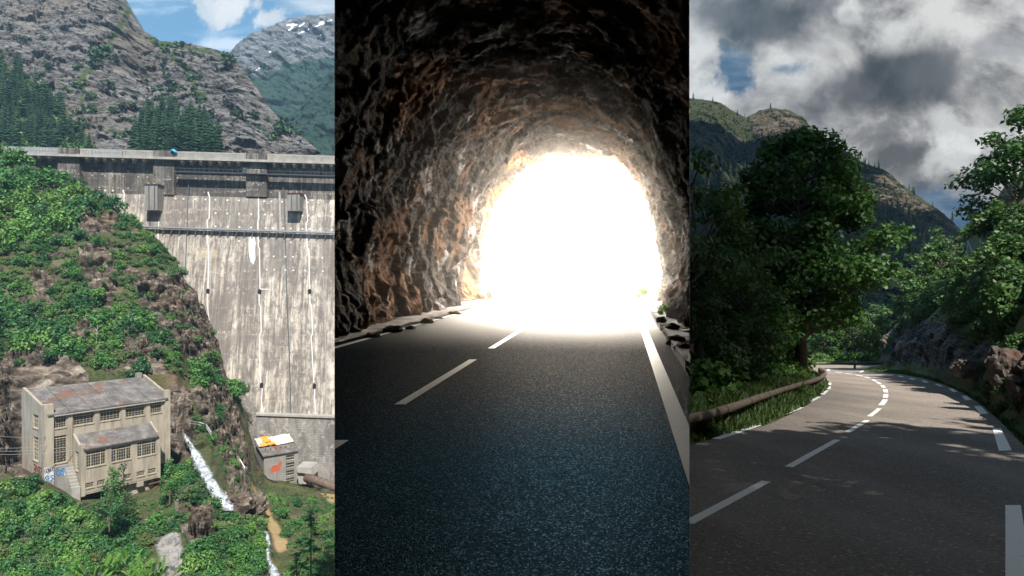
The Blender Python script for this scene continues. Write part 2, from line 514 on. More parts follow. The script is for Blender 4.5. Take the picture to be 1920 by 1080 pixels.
def plaster(name, col, stain):
    m, nt, bs = new_mat(name)
    p = gpos(nt)
    st = scaled(nt, p, (1, 1, .12))
    n1 = noise(nt, st, 1.1, 6, .65)
    n2 = noise(nt, p, .35, 6, .65)
    c = mixc(nt, srange(nt, n1, .42, .66, 0, .65), col, stain)
    c = mixc(nt, srange(nt, n2, .40, .65, 0, .55), c, [k * .68 for k in col])
    nt.links.new(c, bs.inputs['Base Color'])
    bs.inputs['Roughness'].default_value = .9
    bump(nt, bs, noise(nt, p, 6, 5), .2, .03)
    return m
MT['plaster'] = plaster('weathered cream plaster', (.30, .265, .21), (.125, .105, .085))
MT['plaster_grey'] = plaster('weathered grey plaster', (.21, .20, .188), (.11, .104, .097))

def roof_felt():
    m, nt, bs = new_mat('lichened grey roof sheet')
    p = gpos(nt)
    n1 = noise(nt, p, .45, 7, .68)
    n2 = noise(nt, p, 2.6, 6, .7)
    c = ramp(nt, n1, [(.3, (.045, .042, .042)), (.5, (.092, .085, .083)), (.68, (.17, .16, .155))])
    c = mixc(nt, srange(nt, n2, .57, .67, 0, .6), c, (.32, .30, .28))
    c = mixc(nt, srange(nt, noise(nt, p, .22, 5), .58, .66, 0, .85), c, (.12, .055, .032))
    nt.links.new(c, bs.inputs['Base Color'])
    bs.inputs['Roughness'].default_value = .95
    bump(nt, bs, n2, .5, .05)
    return m
MT['roof'] = roof_felt()
MT['glass'] = simple('dusty dark window glass', (.022, .028, .032), .25, 0, .8, .9, 0)
MT['muntin'] = simple('cream painted window bars', (.36, .31, .22), .8, 0, .3, 2, 0)
MT['rust'] = simple('rusted iron', (.13, .060, .034), .9, .2, .4, 3)
MT['penstock'] = simple('rusty brown steel pipe', (.115, .088, .072), .7, .2, .4, 1)
MT['brickred'] = simple('red brick block', (.26, .115, .060), .9, 0, .3, 2)
MT['tarp_white'] = simple('white roof tarpaulin', (.56, .49, .39), .6, 0, .15, .8)
MT['tarp_orange'] = simple('orange roof tarpaulin', (.85, .24, .03), .6, 0, .2, .8)
MT['mural_red'] = simple('red brown mural paint', (.34, .070, .030), .9, 0, .25, 2, 0)
MT['spray_blue'] = simple('blue spray paint', (.030, .17, .42), .6, 0, .3, 2, 0)
MT['spray_navy'] = simple('dark blue spray paint', (.010, .020, .085), .6, 0, .3, 2, 0)
MT['spray_white'] = simple('white spray paint', (.46, .47, .48), .6, 0, .1, 2, 0)
MT['spray_red'] = simple('dark red spray paint', (.16, .015, .04), .6, 0, .3, 2, 0)
MT['cloth_blue'] = simple('bright blue cloth', (.03, .32, .68), .7, 0, .1, 3, 0)
MT['wire'] = simple('pale electric cable', (.42, .42, .40), .5, .3, .1, 1, 0)
MT['net'] = simple('grey rockfall netting wire', (.30, .33, .35), .5, .6, .2, 1, 0)

def foam():
    m, nt, bs = new_mat('white falling water')
    p = gpos(nt)
    n = noise(nt, scaled(nt, p, (1, 1, .35)), 1.2, 7, .7, .5)
    c = ramp(nt, n, [(.38, (.10, .13, .16)), (.47, (.28, .31, .34)), (.6, (.54, .57, .59))])
    nt.links.new(c, bs.inputs['Base Color'])
    bs.inputs['Roughness'].default_value = .4
    bump(nt, bs, n, .8, .4)
    st = noise(nt, scaled(nt, p, (1, 1, .22)), 1.9, 7, .72)
    al = mth(nt, 'SUBTRACT', mth(nt, 'ADD', 1.12, mth(nt, 'MULTIPLY', mth(nt, 'SUBTRACT', st, .5), 2.6)), mth(nt, 'MULTIPLY', attr(nt, 'edge'), 1.0))
    tr = nd(nt, 'ShaderNodeBsdfTransparent'); mx = nd(nt, 'ShaderNodeMixShader', None, Fac=srange(nt, al, .25, .85))
    nt.links.new(tr.outputs[0], mx.inputs[1]); nt.links.new(bs.outputs[0], mx.inputs[2]); nt.links.new(mx.outputs[0], nt.nodes['Material Output'].inputs['Surface'])
    return m
MT['foam'] = foam()
MT['cloud'] = simple('grey shade cloud', (.32, .33, .35), 1, 0, .15, .02, 0)

# ------------------------------------------------------------------ camera, sun, sky
cd = bpy.data.cameras.new('camera'); cam = bpy.data.objects.new('camera', cd); COL.objects.link(cam)
cam.location = (0, 0, CZ); cam.rotation_euler = (rad(90), 0, 0)
cd.sensor_width = 36; cd.lens = 36 * F / 1920; cd.clip_start = .05; cd.clip_end = 20000
SC.camera = cam
vs = SC.view_settings
vs.view_transform = 'Standard'; vs.look = 'None'; vs.exposure = 1.05; vs.gamma = 1
SC.cycles.max_bounces = 6; SC.cycles.diffuse_bounces = 3; SC.cycles.glossy_bounces = 3; SC.cycles.transmission_bounces = 4
SC.cycles.transparent_max_bounces = 6; SC.cycles.sample_clamp_indirect = 6
SUN_EL = rad(52)
SX, SY = .32, -.9474
SUN = np.array([SX * math.cos(SUN_EL), SY * math.cos(SUN_EL), math.sin(SUN_EL)])
sl = bpy.data.lights.new('sun', 'SUN'); sl.energy = 5.0; sl.angle = rad(.5); sl.color = (1, .95, .87)
so = bpy.data.objects.new('sun', sl); COL.objects.link(so)
so.rotation_euler = Vector(SUN).to_track_quat('Z', 'Y').to_euler()
so.location = (30, -40, 60)

def build_world():
    w = bpy.data.worlds.new('World'); SC.world = w; w.use_nodes = True
    nt = w.node_tree
    bg = nt.nodes['Background']
    sky = nd(nt, 'ShaderNodeTexSky', {'sky_type': 'NISHITA', 'sun_disc': False, 'sun_elevation': SUN_EL, 'sun_rotation': math.atan2(SX, SY), 'air_density': 1.0, 'dust_density': .6, 'ozone_density': 1.6})
    tc = nd(nt, 'ShaderNodeTexCoord').outputs['Generated']
    s = nd(nt, 'ShaderNodeSeparateXYZ', None, Vector=tc)
    y = mth(nt, 'MAXIMUM', s.outputs[1], .06)
    u = mth(nt, 'DIVIDE', s.outputs[0], y); v = mth(nt, 'DIVIDE', s.outputs[2], y)
    uv = nd(nt, 'ShaderNodeCombineXYZ'); nt.links.new(u, uv.inputs[0]); nt.links.new(v, uv.inputs[1])
    uv = uv.outputs[0]
    w1 = mth(nt, 'SUBTRACT', noise(nt, uv, 11, 10, .62, .25), .5)
    w2 = mth(nt, 'SUBTRACT', noise(nt, uv, 4.2, 8, .6, .4), .5)
    cir = noise(nt, scaled(nt, uv, (1.2, 6, 1), (0, 0, .12)), 5, 7, .65, .5)
    bil = noise(nt, uv, 6.5, 10, .62, .35)
    bil2 = noise(nt, scaled(nt, uv, (1, 1.15, 1), (0, 0, .5)), 2.6, 9, .6, .2)
    def blob(px, py, ru, rv, ang=0.0, amp=2.2, lo=.35, hi=1.25, amp2=2.2):
        cu, cv = (px - 960) / F, (540 - py) / F
        du = mth(nt, 'SUBTRACT', u, cu); dv = mth(nt, 'SUBTRACT', v, cv)
        ca, sa = math.cos(ang), math.sin(ang)
        a = mth(nt, 'DIVIDE', mth(nt, 'ADD', mth(nt, 'MULTIPLY', du, ca), mth(nt, 'MULTIPLY', dv, sa)), ru / F)
        b = mth(nt, 'DIVIDE', mth(nt, 'SUBTRACT', mth(nt, 'MULTIPLY', dv, ca), mth(nt, 'MULTIPLY', du, sa)), rv / F)
        r = mth(nt, 'SQRT', mth(nt, 'ADD', mth(nt, 'MULTIPLY', a, a), mth(nt, 'MULTIPLY', b, b)))
        r = mth(nt, 'ADD', r, mth(nt, 'ADD', mth(nt, 'MULTIPLY', w1, amp), mth(nt, 'MULTIPLY', w2, amp2)))
        return srange(nt, r, lo, hi, 1, 0)
    # --- open blue sky, small fair-weather clouds on the left
    base = mixc(nt, .7, sky.outputs[0], (1.15, 3.1, 5.2))
    streak = mth(nt, 'MULTIPLY', srange(nt, cir, .50, .72, 0, .55), srange(nt, v, .33, .48, .25, 1))
    c = mixc(nt, streak, base, (6.0, 7.2, 8.2))
    c = mixc(nt, mth(nt, 'MULTIPLY', blob(420, 85, 85, 16), .7), c, (6.8, 7.6, 8.4))
    cu = mth(nt, 'MAXIMUM', blob(425, 8, 78, 44, .1, 4.2, .55, 1.05, 1.2), blob(508, 32, 46, 24, .2, 4.2, .5, 1.05, 1.2))
    cu = mth(nt, 'MAXIMUM', cu, mth(nt, 'MULTIPLY', blob(600, 8, 90, 22, 0, 3), .6))
    c = mixc(nt, mth(nt, 'MULTIPLY', cu, .92), c, mixc(nt, srange(nt, bil, .35, .6), (4.6, 5.2, 5.7), (7.0, 7.1, 7.2)))
    # --- heavy broken cloud on the right
    mass = mth(nt, 'ADD', mth(nt, 'MULTIPLY', bil, .55), mth(nt, 'MULTIPLY', bil2, .6))
    g = ramp(nt, mass, [(.45, (.95, 1.0, 1.05)), (.51, (2.0, 2.02, 2.05)), (.555, (3.5, 3.5, 3.45)), (.63, (5.6, 5.6, 5.5))])
    for a in ((1672, 70, 60, 45), (1580, 20, 40, 35), (1560, 170, 55, 30), (1830, 250, 90, 50), (1790, 300, 80, 40), (1915, 225, 30, 25)):
        g = mixc(nt, mth(nt, 'MULTIPLY', blob(*a, 0, 3.6, .3, 1.2), .62), g, (6.6, 6.7, 6.6))
    blue = mixc(nt, srange(nt, cir, .42, .68), (.42, .95, 1.7), (1.3, 1.9, 2.5))
    g = mixc(nt, blob(1372, 122, 56, 46, -.3, 3.8, .45, 1.1), g, blue)
    g = mixc(nt, blob(1470, 130, 50, 18, .2, 4, .3, 1.15), g, [k * 1.0 for k in (1.7, 2.3, 2.9)])
    g = mixc(nt, mth(nt, 'MULTIPLY', blob(1800, 405, 150, 62, .1, 2.4, .5, 1.2), .95), g, blue)
    dk = mixc(nt, srange(nt, bil, .35, .62), (.34, .46, .50), (.95, .98, 1.05))
    g = mixc(nt, mth(nt, 'MULTIPLY', blob(1405, 32, 190, 74, -.08, 1.6, .3, 1.15, 1.1), .95), g, dk)
    g = mixc(nt, mth(nt, 'MULTIPLY', blob(1640, 162, 165, 68, .30, 1.6, .3, 1.15, 1.1), .97), g, dk)
    g = mixc(nt, mth(nt, 'MULTIPLY', blob(1740, 135, 95, 34, .1, 3, .2, 1.3), .6), g, (1.3, 1.4, 1.5))
    g = mixc(nt, mth(nt, 'MULTIPLY', blob(1890, 90, 90, 30, 0, 3, .2, 1.3), .55), g, (2.1, 2.2, 2.4))
    side = srange(nt, s.outputs[0], .06, .24)
    c = mixc(nt, side, c, g)
    nt.links.new(c, bg.inputs['Color'])
    bg.inputs['Strength'].default_value = .064
    w.cycles.sampling_method = 'AUTOMATIC'
build_world()

# ------------------------------------------------------------------ plants
def leaf_quads(rng, c, n, size, aspect=.62):
    """flat diamond leaves at points c facing n"""
    N = len(c)
    n = n / (np.linalg.norm(n, axis=1, keepdims=True) + 1e-9)
    t = rng.normal(size=(N, 3)); t -= (t * n).sum(1, keepdims=True) * n
    t /= np.linalg.norm(t, axis=1, keepdims=True) + 1e-9
    b = np.cross(n, t)
    s = size * rng.uniform(.65, 1.3, (N, 1))
    V = np.stack([c - t * s, c + b * s * aspect - n * s * .15, c + t * s, c - b * s * aspect - n * s * .15], 1).reshape(-1, 3)
    return V, np.arange(4 * N).reshape(N, 4)

def crown_pts(rng, clumps, per, up=.5):
    cs, ns = [], []
    for (c, r) in clumps:
        k = max(6, int(per * (r[0] * r[1] * r[2]) ** (2 / 3)))
        d = rng.normal(size=(k, 3)); d /= np.linalg.norm(d, axis=1, keepdims=True)
        rr = rng.uniform(0, 1, (k, 1)) ** .35 * (1 + .12 * rng.normal(size=(k, 1)))
        cs.append(np.array(c) + d * rr * np.array(r))
        ns.append(d * .8 + rng.normal(size=(k, 3)) * .55 + np.array([0, 0, up]))
    return np.concatenate(cs), np.concatenate(ns)

def bush_mesh(name, seed, n=13, per=620, size=.085, tall=1.0, loose=0.0):
    """unit shrub: about 1 across each way from its base, leaf clumps over a dome"""
    rng = np.random.default_rng(seed)
    cl = []
    for i in range(n):
        a = rng.uniform(0, 2 * math.pi); e = rng.uniform(.05, 1.45)
        q = .62 + loose * rng.uniform(-.2, .25)
        cl.append(((q * math.cos(a) * math.cos(e), q * math.sin(a) * math.cos(e), .18 + tall * q * math.sin(e)),
                   np.array([1, 1, .85]) * rng.uniform(.22, .42)))
    cl.append(((0, 0, .35 * tall), (.55, .55, .45 * tall)))
    c, nn = crown_pts(rng, cl, per)
    V, Fq = leaf_quads(rng, c, nn, size)
    return fast_mesh(name, V, Fq)

def conifer_mesh(name, seed, whorls=13, arms=9, droop=.35, w=.22):
    """unit conifer 1 high: whorls of drooping boughs round a thin stem, several faces a bough"""
    rng = np.random.default_rng(seed)
    V, Fq = [], []
    for k in range(whorls):
        z = .10 + .88 * (k / whorls) ** .9
        rad_ = w * (1 - (k / whorls)) ** .8 * rng.uniform(.75, 1.15) + .012
        for j in range(arms):
            a = 2 * math.pi * (j + rng.uniform(-.35, .35)) / arms + k
            r = rad_ * rng.uniform(.7, 1.2)
            d = np.array([math.cos(a), math.sin(a), 0]); s = np.array([-d[1], d[0], 0])
            z0 = z + rng.uniform(-.02, .02)
            for q in (.45, 1.0):
                tip = d * r * q + np.array([0, 0, z0 - droop * r * q])
                mid = d * r * q * .5 + np.array([0, 0, z0 - droop * r * q * .2])
                hw = .30 * r * q + .008
                b = len(V)
                V += [np.array([0, 0, z0 + .03]), mid + s * hw + np.array([0, 0, -.015]), tip, mid - s * hw + np.array([0, 0, -.015])]
                Fq.append((b, b + 1, b + 2, b + 3))
    b = len(V)
    V += [np.array([.008, 0, 0]), np.array([-.008, 0, 0]), np.array([-.002, 0, 1.0]), np.array([.002, 0, 1.0])]
    Fq.append((b, b + 1, b + 2, b + 3))
    return fast_mesh(name, np.array(V), np.array(Fq))

BUSH = {}
def bushes(kind):
    """shared shrub meshes of one foliage kind"""
    if kind not in BUSH:
        sp = {'dam': (MT['leaf_dam'], 6, 13, 620, .085, 1.05, .5), 'scrub': (MT['leaf_scrub'], 3, 12, 520, .075, .6, .9),
              'dot': (MT['needle_far'], 3, 7, 110, .19, .9, .4), 'slope': (MT['leaf_slope'], 3, 9, 190, .15, 1.25, .4),
              'bank': (MT['leaf_bank'], 4, 14, 900, .070, 1.0, .6), 'road': (MT['leaf_road'], 4, 14, 900, .070, 1.0, .6),
              'bright': (MT['leaf_bright'], 3, 10, 420, .10, .8, .7)}[kind]
        BUSH[kind] = []
        for i in range(sp[1]):
            me = bush_mesh('foliage', 100 + i * 7 + len(kind) * 31, *sp[2:])
            me.materials.append(sp[0])
            BUSH[kind].append(me)
    return BUSH[kind]

def put(name, me, loc, sc, label, cat, group=None, rng=random, sz=None):
    o = bpy.data.objects.new(name, me); COL.objects.link(o)
    o.location = [float(v) for v in loc]
    k = sc if hasattr(sc, '__len__') else (sc, sc, sc)
    o.scale = [float(v) for v in k]
    o.rotation_euler = (0, 0, rng.uniform(0, 6.28))
    props(o, label, cat, group)
    return o

class Surf:
    """front of a lofted slope: finds the surface point seen at a picture position"""
    def __init__(s, V):
        s.V = V.reshape(-1, 3)
        s.px = 960 + F * s.V[:, 0] / s.V[:, 1]; s.py = 540 - F * (s.V[:, 2] - CZ) / s.V[:, 1]
    def at(s, px, py):
        return s.V[np.argmin((s.px - px) ** 2 + (s.py - py) ** 2 + .0)]

def interp_stations(st, us):
    """st: (n, levels, 3) stations sorted by their first column; us in station index"""
    st = np.asarray(st, float); n = len(st)
    i = np.clip(np.floor(us).astype(int), 0, n - 2); f = (us - i)[:, None, None]
    return st[i] * (1 - f) + st[i + 1] * f

def smooth_u(a, k=2):
    for _ in range(k):
        b = a.copy(); b[1:-1] = .25 * a[:-2] + .5 * a[1:-1] + .25 * a[2:]; a = b
    return a

def loft(levels, counts):
    """levels: (nu, L, 3) in 3D -> dense (nu, nv, 3)"""
    out = []
    for k, c in enumerate(counts):
        t = np.linspace(0, 1, c, endpoint=(k == len(counts) - 1))[None, :, None]
        out.append(levels[:, k:k + 1] * (1 - t) + levels[:, k + 1:k + 2] * t)
    return np.concatenate(out, 1)

# ------------------------------------------------------------------ LEFT: the dam valley
SP = [  # px, L1 depth, (base row, d), (base back row, d), (mid row, d), (crest row, d)
    (-80, 96, 900, 112, 880, 118, 700, 150, 255, 214), (0, 97, 892, 113, 875, 119, 700, 150, 283, 214),
    (40, 98, 885, 116, 868, 135, 697, 152, 302, 213), (82, 99, 902, 115.5, 880, 140, 697, 153, 325, 212),
    (150, 100, 942, 117, 905, 150, 697, 155, 350, 211), (225, 101, 938, 124, 900, 153, 695, 157, 400, 209),
    (300, 102, 915, 131, 885, 156, 692, 160, 455, 207), (332, 102, 890, 134, 868, 150, 692, 163, 492, 206),
    (348, 103, 915, 128, 850, 148, 700, 170, 530, 205), (370, 103, 935, 124, 850, 149, 705, 174, 562, 205), (392, 104, 940, 124, 850, 150, 720, 178, 598, 205),
    (410, 105, 945, 126, 860, 152, 750, 180, 652, 205), (424, 106, 948, 128, 868, 156, 770, 182, 705, 205), (450, 107, 950, 130, 885, 164, 810, 188, 748, 205),
    (478, 109, 955, 138, 910, 176, 880, 192, 850, 204), (500, 110, 960, 146, 925, 178, 910, 194, 900, 205), (560, 112, 970, 150, 935, 178, 918, 196, 908, 208), (680, 112, 980, 150, 945, 178, 930, 196, 918, 210)]
def spur():
    st = []
    for (px, d1, br, bd, kr, kd, mr, md, cr, cdp) in SP:
        st.append([(px, 1300, 70), (px, 1080, d1), (px, br, bd), (px, kr, kd), (px, mr, md), (px, cr, cdp)])
    st = np.array(st)
    xs = np.array([s[0] for s in SP], float)
    upx = np.linspace(-80, 680, 330)
    us = np.interp(upx, xs, np.arange(len(xs)))
    L = smooth_u(interp_stations(st, us), 2)
    W = PA(L)
    back = W[:, -1:] + np.array([-6, 14, -10.0]); back2 = W[:, -1:] + np.array([-10, 24, -45.0])
    W = np.concatenate([W, back, back2], 1)
    G = loft(W, [16, 70, 14, 80, 150, 12, 8])
    px = 960 + F * G[..., 0] / G[..., 1]; py = 540 - F * (G[..., 2] - CZ) / G[..., 1]
    rockp = [[(228, 500), (300, 515), (350, 515), (398, 560), (425, 650), (418, 700), (380, 690), (330, 660), (290, 610), (262, 560)],
             [(138, 392), (215, 400), (225, 425), (195, 440), (150, 430)], [(148, 470), (205, 462), (222, 520), (205, 590), (165, 545), (148, 500)],
             [(-10, 655), (130, 668), (165, 700), (165, 730), (60, 730), (45, 900), (-10, 880)], [(230, 620), (300, 640), (310, 700), (235, 690)],
             [(318, 720), (350, 730), (362, 800), (352, 850), (330, 850)], [(350, 735), (420, 720), (452, 790), (470, 880), (440, 900), (400, 830)],
             [(418, 850), (488, 930), (490, 965), (440, 960)], [(330, 915), (395, 930), (402, 1000), (360, 1030), (330, 980)], [(60, 515), (100, 525), (95, 570), (62, 560)], [(120, 640), (165, 600), (190, 640)]]
    rk = np.zeros(px.shape)
    for q in rockp: rk = np.maximum(rk, inpoly(px, py, q).astype(float))
    for _ in range(3):
        rk[1:-1, 1:-1] = (rk[1:-1, 1:-1] * 2 + rk[:-2, 1:-1] + rk[2:, 1:-1] + rk[1:-1, :-2] + rk[1:-1, 2:]) / 6
    gravel = inpoly(px, py, [(285, 1005), (335, 998), (345, 1050), (335, 1100), (275, 1100), (300, 1050)]).astype(float)
    path = inpoly(px, py, [(470, 912), (486, 916), (500, 948), (512, 975), (528, 995), (545, 1030), (522, 1040), (508, 1005), (496, 978), (484, 948)]).astype(float)
    path = np.maximum(path, inpoly(px, py, [(600, 925), (660, 930), (660, 960), (622, 948)]).astype(float))
    for A in (gravel, path):
        for _ in range(2):
            A[1:-1, 1:-1] = (A[1:-1, 1:-1] * 2 + A[:-2, 1:-1] + A[2:, 1:-1] + A[1:-1, :-2] + A[1:-1, 2:]) / 6
    bld = np.exp(-np.maximum(0, np.maximum(np.maximum(30 - px, px - 335) / 12, np.maximum(690 - py, py - 950) / 12)) ** 2)
    fade = (1 - .85 * bld) * (1 - .8 * path)
    q = G * np.array([.07, .05, .11])
    n1 = fbm(q, 5, 3, .55, True); n2 = fbm(G * .23, 4, 9); n3 = fbm(G * np.array([.5, .35, .8]), 4, 21, .6, True)
    amp = (1.5 + 3.4 * rk)
    crest_f = np.ones(G.shape[1]); crest_f[-32:-20] = .6
    fc = facet(G * np.array([.20, .16, .26]) + n2[..., None] * .4, 3) * 2.2 + facet(G * np.array([.5, .4, .7]) + n2[..., None] * .4, 5) * .9
    dsp = (n1 * amp * .6 + fc * (.25 + .9 * rk) + n2 * 1.0 + n3 * (.5 + 1.6 * rk)) * fade * crest_f[None, :]
    view = -G / np.linalg.norm(G, axis=-1, keepdims=True)
    dirn = view * .55 + np.array([.15, -.3, .6])
    G2 = G + dirn * dsp[..., None]
    me = fast_mesh('terrain', G2.reshape(-1, 3), grid_faces(*G2.shape[:2]))
    set_attr(me, 'veg', np.clip(.60 - .62 * rk + .25 * n2 - .18 * n1, 0, 1)); set_attr(me, 'gravel', gravel); set_attr(me, 'path', path)
    o = link('terrain', me, MT['spur']); props(o, 'steep rocky spur below the dam', None, None, 'structure')
    return Surf(G2[:, 10:330]), rockp
SPUR, ROCKP = spur()

# --- mountains behind the dam
def mountain(name, crest, foot_row, d_foot, d_crest, mat, amp, nu, nv, label, veg_fn, seed, snow_fn=None, back=(0, 200, -120), lean=.5, freq=.015, curve=1.0, strat=(-.6, .3), crest_keep=.45):
    xs = [c[0] for c in crest]
    upx = np.linspace(xs[0], xs[-1], nu)
    cr = np.interp(upx, xs, [c[1] for c in crest])
    dcr = np.interp(upx, xs, [(c[2] if len(c) > 2 else d_crest) for c in crest])
    t = np.linspace(0, 1, nv)
    py = foot_row + (cr[:, None] - foot_row) * t[None, :]
    d = d_foot + (dcr[:, None] - d_foot) * (t[None, :] ** curve)
    G = PA(np.stack([np.repeat(upx[:, None], nv, 1), py, d], -1))
    q = G * freq
    ca, sa = math.cos(strat[0]), math.sin(strat[0])
    qs = np.stack([q[..., 0] * ca + q[..., 2] * sa, q[..., 1], (-q[..., 0] * sa + q[..., 2] * ca) * 3.2], -1)
    n1 = fbm(q, 4, seed, .5, True); n2 = fbm(qs * 2.2, 6, seed + 5, .6); n3 = fbm(qs * 9, 4, seed + 9, .6, True)
    keep = 1 - (1 - crest_keep) * sstep(.9, 1, t)[None, :]
    fc = facet(qs * np.array([1, 1, .8]) * 2.4 + n2[..., None] * .5, seed) * .35 + facet(qs * 6.5 + n2[..., None] * .6, seed + 3) * .14
    dsp = (n1 * .75 + n2 * .45 + n3 * .16 + fc) * amp * keep
    view = -G / np.linalg.norm(G, axis=-1, keepdims=True)
    G2 = G + (view * .9 + np.array([0, -.1, .3])) * dsp[..., None]
    ridge = G2[:, -1:]
    full = np.concatenate([G2, ridge + np.array(back) * .3, ridge + np.array(back)], 1)
    me = fast_mesh(name, full.reshape(-1, 3), grid_faces(nu, nv + 2))
    px = 960 + F * full[..., 0] / full[..., 1]; pyy = 540 - F * (full[..., 2] - CZ) / full[..., 1]
    set_attr(me, 'veg', np.clip(veg_fn(px, pyy, np.pad(n1, ((0, 0), (0, 2)), 'edge')), 0, 1))
    set_attr(me, 'snow', snow_fn(px, pyy) if snow_fn is not None else np.zeros(px.shape))
    o = link(name, me, mat); props(o, label, None, None, 'structure')
    return Surf(G2)

def near_line(px, py, pts, w):
    d = np.full(np.shape(px), 1e9)
    for (x0, y0), (x1, y1) in zip(pts[:-1], pts[1:]):
        L2 = (x1 - x0) ** 2 + (y1 - y0) ** 2
        t = np.clip(((px - x0) * (x1 - x0) + (py - y0) * (y1 - y0)) / L2, 0, 1)
        d = np.minimum(d, np.hypot(px - x0 - t * (x1 - x0), py - y0 - t * (y1 - y0)))
    return np.exp(-(d / w) ** 2)

def veg_left(px, py, n):
    v = .12 + 0 * px
    v = v + .55 * near_line(px, py, [(245, 15), (205, 80), (180, 120), (150, 150)], 9)
    v = v + .5 * near_line(px, py, [(300, 80), (350, 130), (380, 190)], 12)
    v = v + .45 * near_line(px, py, [(260, 70), (340, 85), (420, 108)], 8)
    v = v + .45 * near_line(px, py, [(155, 150), (150, 230)], 9)
    v = v + .35 * near_line(px, py, [(230, 255), (190, 200)], 16)
    v = v + .95 * inpoly(px, py, [(-90, 60), (0, 112), (60, 150), (120, 205), (170, 262), (200, 300), (-90, 300)])
    v = v + .8 * inpoly(px, py, [(242, 280), (262, 240), (300, 205), (345, 222), (400, 245), (425, 290)])
    return v
M1 = mountain('mountain', [(-90, -90, 562), (60, -85, 562), (160, -70, 555), (215, -36, 547), (238, 8, 540), (252, 40, 536), (272, 62, 532), (300, 76, 525), (335, 79, 518), (365, 86, 510), (400, 94, 503), (425, 103, 495), (446, 118, 488), (465, 142, 481), (485, 170, 473), (500, 196, 466), (520, 218, 451), (540, 238, 436), (560, 252, 414), (585, 272, 399), (606, 292, 384), (640, 330, 370)],
              345, 345, 560, MT['mount_grey'], 13, 420, 330, 'grey rocky mountain face with diagonal strata', veg_left, 31)
def veg_far(px, py, n): return .25 + .9 * sstep(90, 200, py + .25 * (px - 540)) + .2 * n
def snow_far(px, py):
    s = np.zeros(px.shape)
    for pts, w in (([(538, 47), (556, 45)], 4), ([(548, 52), (541, 57)], 3), ([(600, 42), (622, 38)], 3), ([(560, 63), (606, 44)], 2.6), ([(505, 98), (512, 95)], 2), ([(475, 135), (486, 128)], 2), ([(500, 128), (507, 124)], 1.6), ([(600, 66), (606, 66)], 2), ([(562, 50), (570, 43)], 3)):
        s = s + .75 * near_line(px, py, pts, w)
    return s
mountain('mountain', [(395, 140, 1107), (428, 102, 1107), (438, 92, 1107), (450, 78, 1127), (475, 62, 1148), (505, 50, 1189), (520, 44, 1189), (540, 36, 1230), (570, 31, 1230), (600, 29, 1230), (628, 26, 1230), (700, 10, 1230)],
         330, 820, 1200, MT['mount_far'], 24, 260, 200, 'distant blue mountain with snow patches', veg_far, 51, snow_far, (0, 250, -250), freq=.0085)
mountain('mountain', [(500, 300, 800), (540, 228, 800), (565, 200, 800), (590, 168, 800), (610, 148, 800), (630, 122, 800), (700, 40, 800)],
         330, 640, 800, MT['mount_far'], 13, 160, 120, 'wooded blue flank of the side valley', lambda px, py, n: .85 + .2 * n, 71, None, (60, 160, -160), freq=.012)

# --- trees on the slopes behind the dam
CON = []
for i in range(4):
    me = conifer_mesh('needles', 500 + i, 12, 9, .4, (.17, .2, .22, .19)[i]); me.materials.append(MT['needle_far']); CON.append(me)
rng = random.Random(5)
def scatter(poly, n, mind, rg):
    xs = [p[0] for p in poly]; ys = [p[1] for p in poly]
    pts = []
    tries = 0
    while len(pts) < n and tries < n * 60:
        tries += 1
        x = rg.uniform(min(xs), max(xs)); y = rg.uniform(min(ys), max(ys))
        if not inpoly(np.array(x), np.array(y), poly): continue
        if any((x - a) ** 2 + (y - b) ** 2 < mind ** 2 for a, b in pts): continue
        pts.append((x, y))
    return pts
LEFTWOOD = [(-25, 118), (0, 128), (45, 155), (75, 185), (115, 222), (150, 258), (172, 282), (172, 300), (-25, 300)]
for (x, y) in scatter(LEFTWOOD, 150, 7.5, rng):
    p = M1.at(x, y); p = p + (np.array([0, 0, CZ]) - p) * .012
    if rng.random() < .45:
        s = rng.uniform(5, 8.5)
        put('broadleaf_tree', rng.choice(bushes('slope')), p - np.array([0, 0, 1]), (s * .62, s * .62, s * .85), 'light green broadleaf tree in the wood above the left end of the dam', 'tree', 'broadleaf trees in the wood above the left end of the dam', rng)
    else:
        s = rng.uniform(15, 24)
        put('conifer_tree', rng.choice(CON), p - np.array([0, 0, 1]), (s, s, s), 'dark conifer in the wood above the left end of the dam', 'tree', 'conifers in the wood above the left end of the dam', rng)
MIDWOOD = [(250, 282), (252, 255), (272, 228), (296, 214), (322, 216), (345, 232), (385, 240), (400, 262), (415, 283), (415, 300), (250, 300)]
for (x, y) in scatter(MIDWOOD, 75, 6.5, rng):
    p = M1.at(x, y + 6); p = p + (np.array([0, 0, CZ]) - p) * .02
    s = rng.uniform(17, 25)
    put('conifer_tree', rng.choice(CON), p - np.array([0, 0, 1]), (s, s, s), 'dark conifer in the dense triangular grove behind the middle of the dam', 'tree', 'conifers in the grove behind the middle of the dam', rng)
